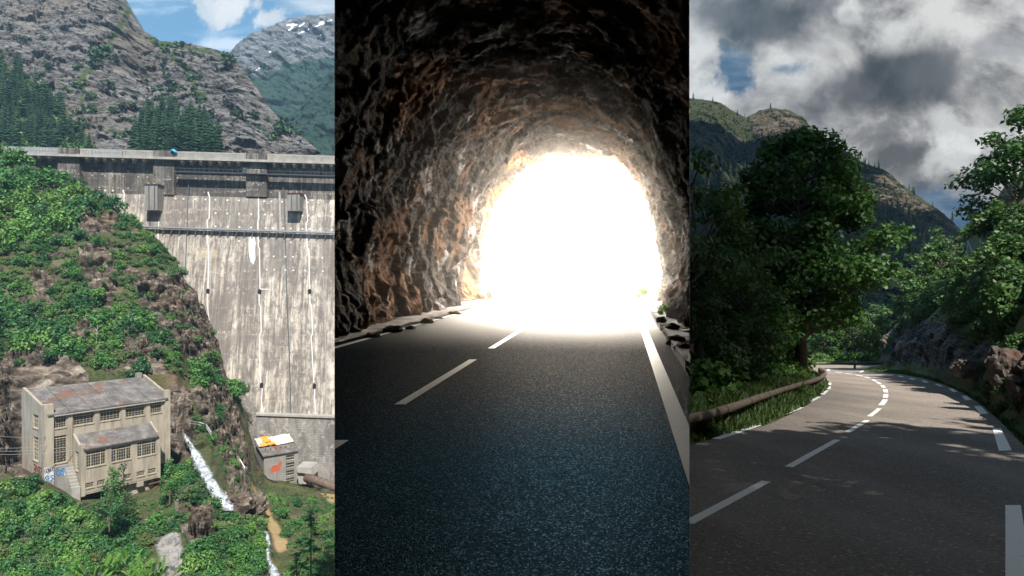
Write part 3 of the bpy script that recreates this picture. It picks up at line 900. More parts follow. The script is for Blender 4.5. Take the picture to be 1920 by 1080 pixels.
shr = [(20, 50), (42, 35), (85, 72), (32, 73), (48, 72), (225, 18), (205, 70), (185, 105), (195, 100), (180, 112), (200, 92), (190, 96), (150, 122), (146, 130), (172, 118), (90, 124), (40, 148), (52, 145), (122, 168), (115, 182), (128, 172), (144, 165), (170, 182), (212, 166), (165, 207), (171, 200), (175, 210), (215, 208), (200, 158), (252, 182), (246, 196), (262, 208), (230, 202), (305, 133), (316, 143), (293, 84), (305, 86), (312, 95), (330, 92), (345, 100), (360, 100), (372, 105), (318, 88), (340, 85), (428, 105), (424, 116), (432, 110), (344, 170), (358, 150), (366, 180), (362, 168), (330, 160), (322, 152), (300, 186), (294, 168), (275, 152), (318, 170), (372, 190), (376, 145), (395, 215), (408, 130), (415, 240), (440, 215), (478, 216), (486, 246), (520, 240), (534, 232), (528, 248), (540, 240), (548, 244), (508, 262), (502, 228), (560, 252), (145, 160), (215, 110), (300, 110), (308, 112), (205, 148), (240, 225), (155, 232), (152, 214), (75, 140), (222, 258), (240, 250)]
for (x, y) in shr:
    p = M1.at(x, y); p = p + (np.array([0, 0, CZ]) - p) * .004
    s = rng.uniform(3.2, 6.5) * (1.5 if (x, y) in ((534, 232), (528, 248), (428, 105), (424, 116), (190, 96), (195, 100), (185, 105)) else 1)
    put('shrub', rng.choice(bushes('dot')), p - np.array([0, 0, s * .3]), (s, s, s * .9), 'small dark shrub clinging to the grey mountain face', 'shrub', 'dark shrubs dotted over the grey mountain face', rng)

# --- vegetation of the spur
def on_building(x, y): return 34 < x < 338 and 700 < y < 955
SPZ = [(-40, 290), (0, 285), (40, 305), (90, 330), (150, 350), (185, 372), (230, 402), (268, 432), (310, 468), (340, 500), (350, 540), (385, 590), (405, 640), (416, 700), (455, 742), (440, 760), (400, 740), (330, 700), (200, 690), (-40, 690)]
def in_rock(x, y): return any(bool(inpoly(np.array(x), np.array(y), q)) for q in ROCKP)
n_b = 0
UND = []
for (x, y) in scatter(SPZ, 900, 5.6, rng):
    if in_rock(x, y) and rng.random() < .7: continue
    UND.append((x, y, rng.uniform(.9, 2.0)))
for (x, y) in scatter(SPZ, 200, 13.5, rng):
    rk = in_rock(x, y)
    if rk and rng.random() < .82: continue
    p = SPUR.at(x, y)
    up = y < 470 - .2 * x
    r_ = rng.random()
    if up or (y > 560 and r_ < .55 and not rk):
        s = rng.uniform(3.4, 5.6) * (1.2 if up and x < 160 else .92)
        put('bush', rng.choice(bushes('dam')), p - np.array([0, 0, s * .35]), (s, s, s * rng.uniform(.9, 1.25)), 'leafy green tree-like bush on the spur in front of the dam', 'bush', 'leafy bushes on the spur in front of the dam', rng)
    elif r_ < .78:
        s = rng.uniform(2.0, 3.4)
        put('bush', rng.choice(bushes('dam')), p - np.array([0, 0, s * .3]), (s, s, s * .9), 'low green bush among the rocks of the spur in front of the dam', 'bush', 'low bushes among the rocks of the spur', rng)
    else:
        s = rng.uniform(1.2, 2.3)
        put('scrub_bush', rng.choice(bushes('scrub')), p - np.array([0, 0, s * .25]), (s, s, s * .8), 'dry olive scrub on the rocky spur in front of the dam', 'bush', 'dry scrub on the rocky spur', rng)
LOWZ = [(-30, 905), (40, 905), (90, 925), (140, 945), (235, 955), (300, 935), (335, 880), (360, 900), (365, 940), (345, 1000), (285, 1010), (272, 1075), (300, 1110), (-30, 1110)]
for (x, y) in scatter(LOWZ, 430, 6.5, rng): UND.append((x, y, rng.uniform(.8, 1.6) * (.7 if x > 130 and y < 975 else 1)))
for (x, y) in scatter(LOWZ, 70, 19, rng):
    p = SPUR.at(x, y)
    s = rng.uniform(1.8, 3.0)
    if x > 130 and x < 330 and y < 975: s *= .55
    k = rng.random()
    if k < .85:
        put('bush', rng.choice(bushes('dam')), p - np.array([0, 0, s * .35]), (s, s, s * 1.1), 'lush green bush on the slope below the derelict powerhouse', 'bush', 'lush bushes on the slope below the powerhouse', rng)
    else:
        put('scrub_bush', rng.choice(bushes('scrub')), p - np.array([0, 0, s * .25]), (s, s, s * .7), 'dry olive scrub on the slope below the derelict powerhouse', 'bush', 'dry scrub below the powerhouse', rng)
STREAMZ = [(345, 870), (375, 905), (405, 950), (430, 965), (488, 968), (500, 990), (490, 1050), (500, 1110), (340, 1110), (350, 1040), (400, 1000), (395, 950), (360, 930)]
for (x, y) in scatter(STREAMZ, 130, 9, rng): UND.append((x, y, rng.uniform(.8, 1.5)))
for (x, y) in scatter(STREAMZ, 32, 20, rng):
    p = SPUR.at(x, y); s = rng.uniform(1.7, 3.0)
    put('bush', rng.choice(bushes('dam')), p - np.array([0, 0, s * .35]), (s, s, s * 1.1), 'green bush between the waterfall and the lower stream', 'bush', 'bushes between the waterfall and the lower stream', rng)
RIGHTZ = [(500, 930), (560, 935), (600, 945), (640, 950), (640, 1110), (530, 1110), (545, 1040), (528, 990), (512, 965)]
for (x, y) in scatter(RIGHTZ, 120, 8, rng): UND.append((x, y, rng.uniform(.7, 1.4)))
for (x, y) in scatter(RIGHTZ, 30, 18, rng):
    p = SPUR.at(x, y); s = rng.uniform(1.6, 2.8)
    put('bush', rng.choice(bushes('dam')), p - np.array([0, 0, s * .35]), (s, s, s * .95), 'green bush on the valley floor below the small gatehouse', 'bush', 'bushes on the valley floor below the gatehouse', rng)
for (x, y, s) in ((408, 770, 2.6), (412, 782, 2.0), (405, 715, 3.0), (430, 722, 2.8), (392, 708, 2.5), (445, 728, 2.0), (378, 805, 1.8), (396, 820, 1.7), (415, 845, 1.8), (435, 870, 2.0), (370, 790, 1.5), (352, 905, 2.2), (345, 880, 2.5), (330, 900, 2.3)):
    p = SPUR.at(x, y)
    put('bush', rng.choice(bushes('dam')), p - np.array([0, 0, s * .35]), s, 'green bush on the rocks beside the waterfall', 'bush', 'bushes on the rocks beside the waterfall', rng)

for (x, y) in scatter([(352, 770), (400, 785), (440, 825), (482, 905), (484, 940), (452, 945), (425, 900), (395, 850), (368, 810)], 70, 6, rng): UND.append((x, y, rng.uniform(.5, 1.2)))
for (x, y) in scatter([(484, 905), (560, 925), (640, 930), (640, 960), (505, 950)], 60, 6, rng): UND.append((x, y, rng.uniform(.5, 1.1)))
# the countless small growth between them, one object
def undergrowth():
    prot = []
    for i in range(4):
        me = bush_mesh('proto', 900 + i, 8, 300, .13, .85, .7)
        v = np.zeros(len(me.vertices) * 3, np.float32); me.vertices.foreach_get('co', v); prot.append(v.reshape(-1, 3)); bpy.data.meshes.remove(me)
    Vs, tone = [], []
    for (x, y, s) in UND:
        p = SPUR.at(x, y); k = rng.randrange(4); a = rng.uniform(0, 6.28)
        c, q = math.cos(a), math.sin(a)
        v = prot[k] @ np.array([[c, q, 0], [-q, c, 0], [0, 0, 1]]) * s
        Vs.append(v + p - np.array([0, 0, s * .25])); tone.append(np.full(len(v), rng.random()))
    V = np.concatenate(Vs)
    me = fast_mesh('undergrowth', V, np.arange(len(V)).reshape(-1, 4)); set_attr(me, 'tone', np.concatenate(tone))
    o = link('undergrowth', me, MT['undergrowth']); props(o, 'dense low green growth over the dam valley slopes', None, None, 'stuff')
undergrowth()

# foreground sapling with long bright leaves, bottom of the valley view
def sapling(cx, row, d, seed, label):
    rg = np.random.default_rng(seed)
    base = P(cx, row, d)
    t = empty('sapling', base); props(t, label, 'sapling')
    st = MB(); V = []; n0 = 0; Fq = []
    for k in range(13):
        a = rg.uniform(0, 6.28); ln = rg.uniform(1.2, 2.6)
        tip = np.array([math.cos(a) * ln * .75, math.sin(a) * ln * .4, rg.uniform(1.4, 3.1)])
        mid = tip * .5 + np.array([0, 0, .3])
        st.tube([(0, 0, -1.5), mid, tip], [.05, .03, .012], 5)
        for j in range(9):
            fr = .35 + .65 * j / 8
            c = mid * (1 - fr) + tip * fr
            for sd in (-1, 1):
                q = a + sd * 1.1
                dv = np.array([math.cos(q), math.sin(q), -.25]); dv /= np.linalg.norm(dv)
                s = np.cross(dv, [0, 0, 1]); s /= np.linalg.norm(s)
                L = rg.uniform(.35, .55)
                V += [c, c + dv * L * .5 + s * L * .16 + np.array([0, 0, .05]), c + dv * L, c + dv * L * .5 - s * L * .16 + np.array([0, 0, .05])]
                Fq.append((n0, n0 + 1, n0 + 2, n0 + 3)); n0 += 4
    t.scale = (1.7, 1.7, 1.7)
    st.build('stem', MT['bark'], t)
    link('foliage', fast_mesh('foliage', np.array(V), np.array(Fq)), MT['leaf_bright'], t)
sapling(175, 1112, 80, 3, 'bright green sapling with long leaves at the bottom left')
sapling(240, 1098, 82, 4, 'taller bright green sapling with long feathered leaves')
sapling(290, 1118, 78, 5, 'low bright green sapling beside the pale gravel chute')

# tall slender trees in front of the powerhouse annex
def slender_tree(px, base_row, top_row, d, wpx, seed, label, kind='dam', parts=True):
    rg = np.random.default_rng(seed)
    b = P(px, base_row, d); h = (base_row - top_row) / F * d; w = wpx / F * d
    t = empty('broadleaf_tree', b); props(t, label, 'tree')
    tr = MB(); tr.tube([(0, 0, -1), (.1, 0, h * .4), (-.1, .1, h * .75), (0, 0, h * .97)], [h * .018, h * .014, h * .009, .02], 6)
    cl = []
    for k in range(26):
        f = rg.uniform(.12, 1); a = rg.uniform(0, 6.28); r = w * (1.05 - .75 * f) * rg.uniform(.3, .9)
        c = np.array([math.cos(a) * r, math.sin(a) * r, h * f])
        cl.append((c, np.array([1, 1, 1.2]) * w * rg.uniform(.22, .42) * (1.15 - .6 * f)))
        tr.tube([(0, 0, h * f * .85), c], [.05, .02], 4)
    tr.build('trunk', MT['bark'], t)
    c, n = crown_pts(rg, cl, 95)
    V, Fq = leaf_quads(rg, c, n, .17)
    link('crown', fast_mesh('crown', V, Fq), MT['leaf_' + kind], t)
slender_tree(212, 960, 872, 112, 26, 1, 'slender grey green tree in front of the left part of the annex')
slender_tree(232, 965, 868, 113, 22, 2, 'slender tree with open top in front of the middle of the annex')
slender_tree(318, 935, 862, 122, 24, 6, 'bushy green tree at the right corner of the powerhouse')
slender_tree(205, 985, 905, 106, 34, 8, 'broad green tree below the annex, nearer than its neighbours')

# feathery pine at the lower right of the valley
def pine(px, base_row, top_row, d, seed, label):
    rg = np.random.default_rng(seed)
    b = P(px, base_row, d); h = (base_row - top_row) / F * d
    t = empty('pine_tree', b); props(t, label, 'tree')
    tr = MB(); tr.tube([(0, 0, -1), (0, 0, h)], [.18, .03], 6)
    cs, ns = [], []
    for k in range(46):
        f = rg.uniform(.15, 1) ** .9; a = rg.uniform(0, 6.28); ln = h * .34 * (1.1 - f) * rg.uniform(.6, 1.2)
        e = np.array([math.cos(a) * ln, math.sin(a) * ln, h * f - ln * .12])
        s = np.array([0, 0, h * f])
        tr.tube([s, e], [.035, .012], 4)
        m = max(10, int(ln * 32))
        tt = rg.uniform(.25, 1.05, (m, 1))
        cs.append(s + (e - s) * tt + rg.normal(size=(m, 3)) * .12); ns.append(rg.normal(size=(m, 3)) + np.array([0, 0, .9]))
    tr.build('trunk', MT['bark'], t)
    V, Fq = leaf_quads(rg, np.concatenate(cs), np.concatenate(ns), .17, .3)
    link('crown', fast_mesh('crown', V, Fq), MT['needle_far'], t)
pine(583, 1120, 960, 86, 4, 'feathery dark pine with bare stem at the lower right of the dam valley')
pine(556, 1130, 1035, 90, 5, 'small dark pine beside the lower stream')
pine(615, 1140, 1020, 84, 6, 'dark pine right of the feathery pine in the dam valley')
# pale dead tree on the spur
dt = MB(); pb = SPUR.at(182, 640)
dt.tube([(0, 0, -1), (.1, 0, 2.5), (.3, 0, 4.6)], [.12, .09, .03], 6)
for e in ((1.0, 0, 4.4), (-.8, 0, 4.0), (.9, .2, 3.2), (-.6, -.2, 2.9)): dt.tube([(.1, 0, e[2] - 1.3), e], [.06, .02], 5)
o = dt.build('dead_tree', MT['bark_pale']); o.location = [float(v) for v in pb + (np.array([0, 0, CZ]) - pb) * .015]
props(o, 'bare pale dead tree among green bushes on the spur', 'tree')

# ------------------------------------------------------------------ the dam
def cr(px): return 275 + .0287 * px
def dl(px, py): return 235 - (py - cr(px) - 82) * .0335
DAM = empty('dam', P(313, 780, 225)); props(DAM, 'tall streaked concrete dam with white zigzag seals and overhanging crest', 'dam')
DAMP = DAM.location.copy()
def part(mb, name, mat, parent=DAM, smooth=False, label=None):
    o = mb.build(name, mat, parent, smooth)
    r = parent
    off = Vector((0, 0, 0))
    # parts are modelled in world space: shift them under the moved parent
    o.matrix_parent_inverse = Matrix.Translation(-Vector(_world(parent)))
    if label: o['label'] = label
    return o
def _world(o):
    v = Vector(o.location)
    while o.parent is not None:
        o = o.parent; v = v + Vector(o.location)
    return v
def sl(mb, x0, x1, o0, o1, d0, th):
    """slab between picture columns x0..x1 and offsets o0..o1 below the crest line"""
    return mb.img([(x0, cr(x0) + o0), (x0, cr(x0) + o1), (x1, cr(x1) + o1), (x1, cr(x1) + o0)], [d0] * 4, th)
# lower face, split into lifts so that its batter is real
m = MB()
xs = [-70, 680]
rows = [82, 200, 330, 440, 508]
for a, b in zip(rows[:-1], rows[1:]):
    pts = [(xs[0], cr(xs[0]) + a), (xs[0], cr(xs[0]) + b), (xs[1], cr(xs[1]) + b), (xs[1], cr(xs[1]) + a)]
    m.img(pts, [dl(x, y) for x, y in pts], 16)
part(m, 'face', MT['dam_face'])
m = MB(); sl(m, -70, 680, 14, 83, 236.3, 12); part(m, 'upper_wall', MT['dam_upper'])
m = MB(); sl(m, -70, 680, -1, 14, 238.5, 8); part(m, 'roadway', MT['dam_trim'])
m = MB(); sl(m, -70, 680, 10, 14.5, 232.6, 6); part(m, 'crest_slab', MT['dam_trim'])
PIL = [(108, 149, 97), (287, 326, 76), (461, 500, 75), (640, 680, 80)]
for (a, b, e) in PIL:
    m = MB(); sl(m, a, b, 14.5, e + 5, 234.4, 2); sl(m, a, b, -1.5, 10, 232.8, .6); part(m, 'pilaster', MT['dam_upper'])
# brackets under the crest slab
bx = [x for x in (53, 72, 91) ] + [162, 180, 196, 212, 230, 250, 270] + [341, 358, 376, 394, 412, 429, 447] + [514, 533, 551, 569, 587, 604, 621]
for x in bx:
    m = MB()
    p = [(x - 2.6, cr(x) + 14.6), (x - 2.6, cr(x) + 18), (x + 2.6, cr(x) + 18), (x + 2.6, cr(x) + 14.6)]
    m.img(p, [233.0] * 4, 3.3)
    q = [(x - 2.6, cr(x) + 18.1), (x - 2.6, cr(x) + 23.5), (x + 2.6, cr(x) + 23.5), (x + 2.6, cr(x) + 18.1)]
    m.img(q, [233.2, 235.2, 235.2, 233.2], 1.1)
    part(m, 'bracket', MT['dam_trim'])
# crest railings between the pilasters, with posts
def rail_run(x0, x1, solid):
    m = MB()
    if solid:
        sl(m, x0, x1, 2.2, 10, 232.9, .4)
    for o in ((-1.2, .1), (3.2, 4.0)) if not solid else ((0.2, 2.1),):
        sl(m, x0, x1, o[0], o[1], 232.85, .25)
    x = x0
    while x < x1:
        sl(m, x, x + .7, -1.2, 10, 232.9, .2); x += 5.5
    if not solid:
        sl(m, x0, x1, 5.5, 10, 233.1, .4)
    part(m, 'railing', MT['steel_grey'] if not solid else MT['dam_trim'])
for r in ((-70, 108, False), (149.5, 172, True), (172.3, 229, False), (229.3, 286.5, True), (326.5, 460.5, True), (500.5, 640, True)): rail_run(*r)
# steel catwalk under the crest
m = MB()
sl(m, 326, 680, 36, 37.6, 232.5, 2); sl(m, 326, 680, 30, 30.7, 232.4, .15)
for x in np.arange(328, 680, 9): sl(m, x, x + .6, 30, 36, 232.4, .15)
sl(m, 455, 462, 26, 37, 232.5, .3)
part(m, 'catwalk', MT['steel_dark'])
m = MB(); sl(m, 150, 286, 30, 30.9, 235.9, .5); part(m, 'ledge_line', MT['steel_dark'])
# inspection gallery half way down
m = MB()
g0 = [(255, 423), (255, 425.5), (680, 439.5), (680, 437)]
m.img(g0, [230.9] * 4, .3)
m.img([(255, 424.8), (255, 426.4), (680, 440.4), (680, 438.8)], [231.1] * 4, 1.3)
for x in np.arange(262, 680, 15.2):
    y = 425 + (x - 262) * .0336
    m.tube([P(x, y + 2, 231.2), P(x - 3.5, y + 15, dl(x, y + 15) - .1)], .16, 4)
part(m, 'gallery', MT['steel_grey'])
# white zigzag joint seals
def strip(pts, w, mat, name, lift=.12, thick=.3):
    m = MB()
    for (x0, y0), (x1, y1) in zip(pts[:-1], pts[1:]):
        L = math.hypot(x1 - x0, y1 - y0); nx, ny = -(y1 - y0) / L * w / 2, (x1 - x0) / L * w / 2
        ex, ey = (x1 - x0) / L * w * .35, (y1 - y0) / L * w * .35
        q = [(x0 + nx - ex, y0 + ny - ey), (x1 + nx + ex, y1 + ny + ey), (x1 - nx + ex, y1 - ny + ey), (x0 - nx - ex, y0 - ny - ey)]
        m.img(q, [(dl(x, y) if y < 786 else 218.4) - lift for x, y in q], thick)
    return part(m, name, mat)
strip([(230, 358), (233, 363), (230.5, 408)], 1.7, MT['white_seal'], 'joint_seal')
strip([(299, 357), (303, 361), (302, 404), (298, 410), (296, 449)], 1.7, MT['white_seal'], 'joint_seal')
strip([(390, 361), (393, 370), (392, 409), (388.5, 413), (389, 455), (391, 462), (390, 541)], 1.9, MT['white_seal'], 'joint_seal')
strip([(388.5, 551), (390, 585), (392, 600)], 1.7, MT['white_seal'], 'joint_seal')
strip([(482, 363), (484.5, 370), (485, 411), (483.5, 416), (484, 461), (486.5, 467), (487.5, 541)], 1.9, MT['white_seal'], 'joint_seal')
strip([(485.5, 552), (486, 570), (488.5, 574), (490, 622), (486.5, 630), (487.5, 700), (489, 717)], 1.9, MT['white_seal'], 'joint_seal')
strip([(491.5, 728), (491, 741), (489.5, 745), (491.5, 773)], 1.7, MT['white_seal'], 'joint_seal')
strip([(571, 365), (574.5, 372), (577, 414), (573.5, 420), (576, 463), (579, 470), (580.5, 541)], 1.9, MT['white_seal'], 'joint_seal')
strip([(581, 552), (581, 568), (583.5, 573), (586, 625), (583.5, 632), (587, 694), (588.5, 717)], 1.9, MT['white_seal'], 'joint_seal')
strip([(590, 730), (589.5, 745), (592, 780)], 1.7, MT['white_seal'], 'joint_seal')
strip([(488, 542), (504, 542.5)], 1.8, MT['white_seal'], 'joint_seal')
# dark conduits and grey drain strips
strip([(354, 330), (350, 440), (347, 520)], 1.6, MT['steel_dark'], 'conduit')
strip([(350, 440), (347.2, 520)], 5, MT['dam_trim'], 'drain_strip', .05)
strip([(530, 330), (535, 430), (537, 540), (543, 680), (545, 777)], 1.7, MT['steel_dark'], 'conduit')
strip([(524, 360), (526, 440)], 3.4, MT['dam_trim'], 'drain_strip', .05)
strip([(601, 372), (604, 480), (609, 600), (613, 780)], 1.5, MT['dam_trim'], 'drain_strip', .06)
strip([(502, 465), (504, 541)], 1.0, MT['dam_trim'], 'drain_strip', .06)
strip([(281.5, 396), (281, 424)], 3, MT['steel_dark'], 'conduit')
# hanging valve boxes
for (x0, x1, y0, y1) in ((271, 295, 345.5, 394), (538.5, 562, 362, 395)):
    m = MB()
    m.img([(x0, y0), (x0, y1), (x1, y1), (x1, y0)], [230.3] * 4, 5.2)
    o = part(m, 'valve_box', MT['plaster_grey'])
    m = MB()
    w = x1 - x0
    for f in (.30, .74): m.img([(x0 + w * f, y0 + .5), (x0 + w * f, y1 - 2), (x0 + w * f + 1.6, y1 - 2), (x0 + w * f + 1.6, y0 + .5)], [230.15] * 4, .3)
    m.img([(x0 - .6, y0 - 1.1), (x0 - .6, y0 + .6), (x1 + .6, y0 + .6), (x1 + .6, y0 - 1.1)], [230.0] * 4, 5)
    q = m.build('rib', MT['steel_dark'], o)
    m = MB()
    for f in (.3, .75): m.img([(x0 + w * f - 1, y0 - 3), (x0 + w * f - 1, y0 - 1.2), (x0 + w * f + 1, y0 - 1.2), (x0 + w * f + 1, y0 - 3)], [230.6] * 4, .4)
    q = m.build('beacon', MT['tarp_orange'], o)
# arched inspection niches, dark plates in place of shaded recesses
for (x, y) in ((389.5, 546), (486.5, 547), (580.5, 547), (490.3, 722.5), (589.3, 724)):
    m = MB(); d = dl(x, y) - .22
    prof = [(x - 3, y + 5), (x - 3, y - 2)] + [(x - 3 * math.cos(a), y - 2 - 3 * math.sin(a)) for a in (.6, 1.2, 1.9, 2.5)] + [(x + 3, y - 2), (x + 3, y + 5)]
    f = [P(a, b, d) for a, b in prof]; bk = [p + np.array([0, .4, 0]) for p in f]
    k = len(prof)
    m.add(f + bk, [tuple(range(k)), tuple(range(2 * k - 1, k - 1, -1))] + [(i, (i + 1) % k, k + (i + 1) % k, k + i) for i in range(k)])
    part(m, 'niche', MT['hollow_shade'])
# anchor plates
pl = []
for x in (161, 172, 186, 197, 211, 231): pl.append((x, 356.5 + .02 * x - 3.6))
for row, xsr in ((90, (329, 344, 366, 385, 404, 426, 448, 495, 509, 529, 565, 577, 597, 619)), (115, (404, 426, 448, 471, 497, 510, 566, 578, 599, 621)), (140, (404, 427, 449, 471, 498, 511, 531, 545, 567, 580, 600, 623)),
                 (193, (500, 513, 535, 549, 604)), (218, (500, 514, 535, 550, 572, 605)), (103, (545,)), (166, (448, 485, 545, 575))):
    for x in xsr: pl.append((x, cr(x) + row - 2))
for k, (x, y) in enumerate(pl):
    m = MB(); w = 1.55
    m.img([(x - w, y - w), (x - w, y + w), (x + w, y + w), (x + w, y - w)], [dl(x, y) - .18] * 4, .5); part(m, 'anchor_plate', MT['plate'])
for row, xsr in ((50, (173, 197, 211, 231, 259, 276, 333, 367, 385, 428)), (40, (173, 186, 197, 211, 240, 276, 545)), (72, (186, 197, 211, 222, 240, 508, 543, 597, 619)), (64, (333, 385, 405))):
    for x in xsr:
        y = cr(x) + row - 1; m = MB(); w = 1.4
        m.img([(x - w, y - w), (x - w, y + w), (x + w, y + w), (x + w, y - w)], [236.15] * 4, .4); part(m, 'anchor_plate', MT['dam_trim'])
# pale patch of fresh mortar
m = MB()
pp = [(467, 446), (472, 441), (477, 444), (479, 455), (478, 470), (479, 485), (475, 496), (470, 491), (467, 478), (466, 462)]
f = [P(a, b, dl(a, b) - .07) for a, b in pp]; bk = [p + np.array([0, .3, 0]) for p in f]; k = len(pp)
m.add(f + bk, [tuple(range(k)), tuple(range(2 * k - 1, k - 1, -1))] + [(i, (i + 1) % k, k + (i + 1) % k, k + i) for i in range(k)])
part(m, 'mortar_patch', MT['white_seal'])
# masonry toe
m = MB()
q = [(478, 777), (484, 905), (690, 925), (690, 785)]
m.img(q, [219.2, 217.4, 217.4, 219.2], 12); part(m, 'masonry_toe', MT['masonry'])
m = MB(); q = [(474, 775.5), (474, 779), (690, 786.5), (690, 783)]; m.img(q, [218.6] * 4, 3); part(m, 'toe_ledge', MT['dam_trim'])
for x in (523, 557, 574):
    m = MB(); y = 770; m.img([(x - 1, y - 4), (x - 1, y + 5), (x + 1, y + 5), (x + 1, y - 4)], [dl(x, y) - .5] * 4, .6); part(m, 'stay', MT['steel_grey'])
# curved apron wall at the abutment
ap = empty('apron_wall', P(455, 800, 214)); props(ap, 'curved grey masonry apron wall beside the foot of the dam', 'wall')
ctl = [[(426, 735, 204), (436, 738, 208), (455, 742, 214), (481, 776, 219)], [(440, 770, 201), (446, 775, 207), (458, 782, 213), (481, 806, 218)], [(446, 812, 200), (452, 815, 206), (462, 825, 212), (482, 850, 217.5)], [(462, 850, 199), (468, 858, 205), (474, 870, 211), (484, 905, 217)]]
A = PA(ctl)
us = np.linspace(0, 3, 19)
i0 = np.clip(us.astype(int), 0, 2); fr = (us - i0)[:, None, None]
B = A[i0] * (1 - fr) + A[i0 + 1] * fr
Bt = B.transpose(1, 0, 2); C2 = Bt[i0] * (1 - fr) + Bt[i0 + 1] * fr
C2 = C2.transpose(1, 0, 2)
full = np.concatenate([C2, C2[::-1] + np.array([0, 2.5, 0])], 0)
o = link('wall', fast_mesh('wall', full.reshape(-1, 3), grid_faces(38, 19)), MT['masonry'], ap); o.matrix_parent_inverse = Matrix.Translation(-ap.location)
m = MB(); m.img([(413, 734), (416, 758), (428, 782), (428, 738)], [201, 200, 200, 201], 3); part(m, 'end_pier', MT['dam_trim'], ap)
# blue cloth on the parapet
m = MB()
m.tube([P(320, 282.2, 232.4), P(325, 281.6, 232.3), P(329, 284.8, 232.2), P(331, 286, 232.2)], [.25, .5, .55, .2], 7)
o = m.build('cloth', MT['cloth_blue'], None, True); props(o, 'bright blue cloth lying over the dam parapet', 'cloth')

# ------------------------------------------------------------------ the derelict powerhouse
O = np.array([-90.08, 118.0]); U = np.array([math.cos(rad(54)), math.sin(rad(54))]); Wd = np.array([-U[1], U[0]])   # along the front, towards the back
def q3(l, w, z):
    xy = O + U * l + Wd * w
    return np.array([xy[0], xy[1], z])
def Lof(px, w=0.0):
    k = (px - 960) / F
    ox, oy = O + Wd * w
    return (ox - k * oy) / (k * U[1] - U[0])
def zof(py, l, w=0.0):
    return CZ + (540 - py) / F * (O + U * l + Wd * w)[1]
PH = empty('powerhouse', q3(12, 0, -36)); props(PH, 'derelict cream powerhouse with sloping grey roof, gridded windows and graffiti', 'building')
def lb(mb, l0, l1, w0, w1, z0, z1, z0b=None, z1b=None):
    """block in building axes; back edge heights may differ"""
    z0b = z0 if z0b is None else z0b; z1b = z1 if z1b is None else z1b
    a = [q3(l0, w0, z0), q3(l1, w0, z0), q3(l1, w0, z1), q3(l0, w0, z1)]
    b = [q3(l0, w1, z0b), q3(l1, w1, z0b), q3(l1, w1, z1b), q3(l0, w1, z1b)]
    return mb.hexa(a, b)
def wall_holes(mb, l0, l1, w0, th, z0, z1, holes):
    ls = sorted({l0, l1} | {h[0] for h in holes} | {h[1] for h in holes})
    zs = sorted({z0, z1} | {h[2] for h in holes} | {h[3] for h in holes})
    for a, b in zip(ls[:-1], ls[1:]):
        run = None
        for c, d in zip(zs[:-1], zs[1:]):
            inh = any(h[0] - 1e-6 <= a and b <= h[1] + 1e-6 and h[2] - 1e-6 <= c and d <= h[3] + 1e-6 for h in holes)
            if not inh:
                run = (run[0], d) if run else (c, d)
            else:
                if run: lb(mb, a, b, w0, w0 + th, *run)
                run = None
        if run: lb(mb, a, b, w0, w0 + th, *run)
def window(l0, l1, z0, z1, w0, nc, nr, side=False, parent=PH, broken=()):
    """glass set back in the wall, with bars; side: window of the left end wall (l is then the wall plane, w runs)"""
    g = MB(); b = MB(); s = MB()
    W_ = .07
    if not side:
        lb(g, l0 + .02, l1 - .02, w0 + .28, w0 + .34, z0 + .02, z1 - .02)
        for k in range(nc + 1):
            x = l0 + (l1 - l0) * k / nc; wd = .06 if k in (0, nc) or (nc > 6 and k in (nc // 4, nc - nc // 4)) else .011
            lb(b, max(l0, x - wd), min(l1, x + wd), w0 + .2, w0 + .28, z0, z1)
        for k in range(nr + 1):
            z = z0 + (z1 - z0) * k / nr; wd = .06 if k in (0, nr, nr - 1) else .011
            lb(b, l0, l1, w0 + .197, w0 + .277, max(z0, z - wd), min(z1, z + wd))
        lb(s, l0 - .06, l1 + .06, w0 - .14, w0 + .19, z0 - .2, z0 - .004)
    else:
        a0, a1 = l0, l1
        lb(g, w0 + .28, w0 + .34, a0 + .02, a1 - .02, z0 + .02, z1 - .02)
        for k in range(nc + 1):
            x = a0 + (a1 - a0) * k / nc; wd = .05 if k in (0, nc) else .016
            lb(b, w0 + .2, w0 + .28, max(a0, x - wd), min(a1, x + wd), z0, z1)
        for k in range(nr + 1):
            z = z0 + (z1 - z0) * k / nr
            lb(b, w0 + .197, w0 + .277, a0, a1, max(z0, z - .018), min(z1, z + .018))
        lb(s, w0 - .12, w0 + .19, a0 - .05, a1 + .05, z0 - .18, z0 - .004)
    o = part(b, 'window', MT['muntin'], parent)
    inv = Matrix.Translation(-_world(parent))
    for mb_, nm, mt in ((g, 'pane', MT['glass']), (s, 'sill', MT['plaster'])):
        q = mb_.build(nm, mt, o)
LR = Lof(318)                       # right end of the front
ZE = zof(780, 0)                    # eave
ZB = -37.2
DEP = 12.0
RISE = 3.6
holes = []
def zrel(l, py): return zof(py, l)
zt, zb_ = ZE - .55, ZE - 2.75
for (a, b) in ((101, 124), (137.5, 176), (188, 225), (236, 271), (282.5, 303)):
    holes.append((Lof(a), Lof(b), zb_, zt))
tall = (Lof(101), Lof(125), ZE - 9.6, ZE - 4.3)
body = MB()
wall_holes(body, 1.55, LR - 1.2, 0, .5, ZB, ZE, holes + [tall])
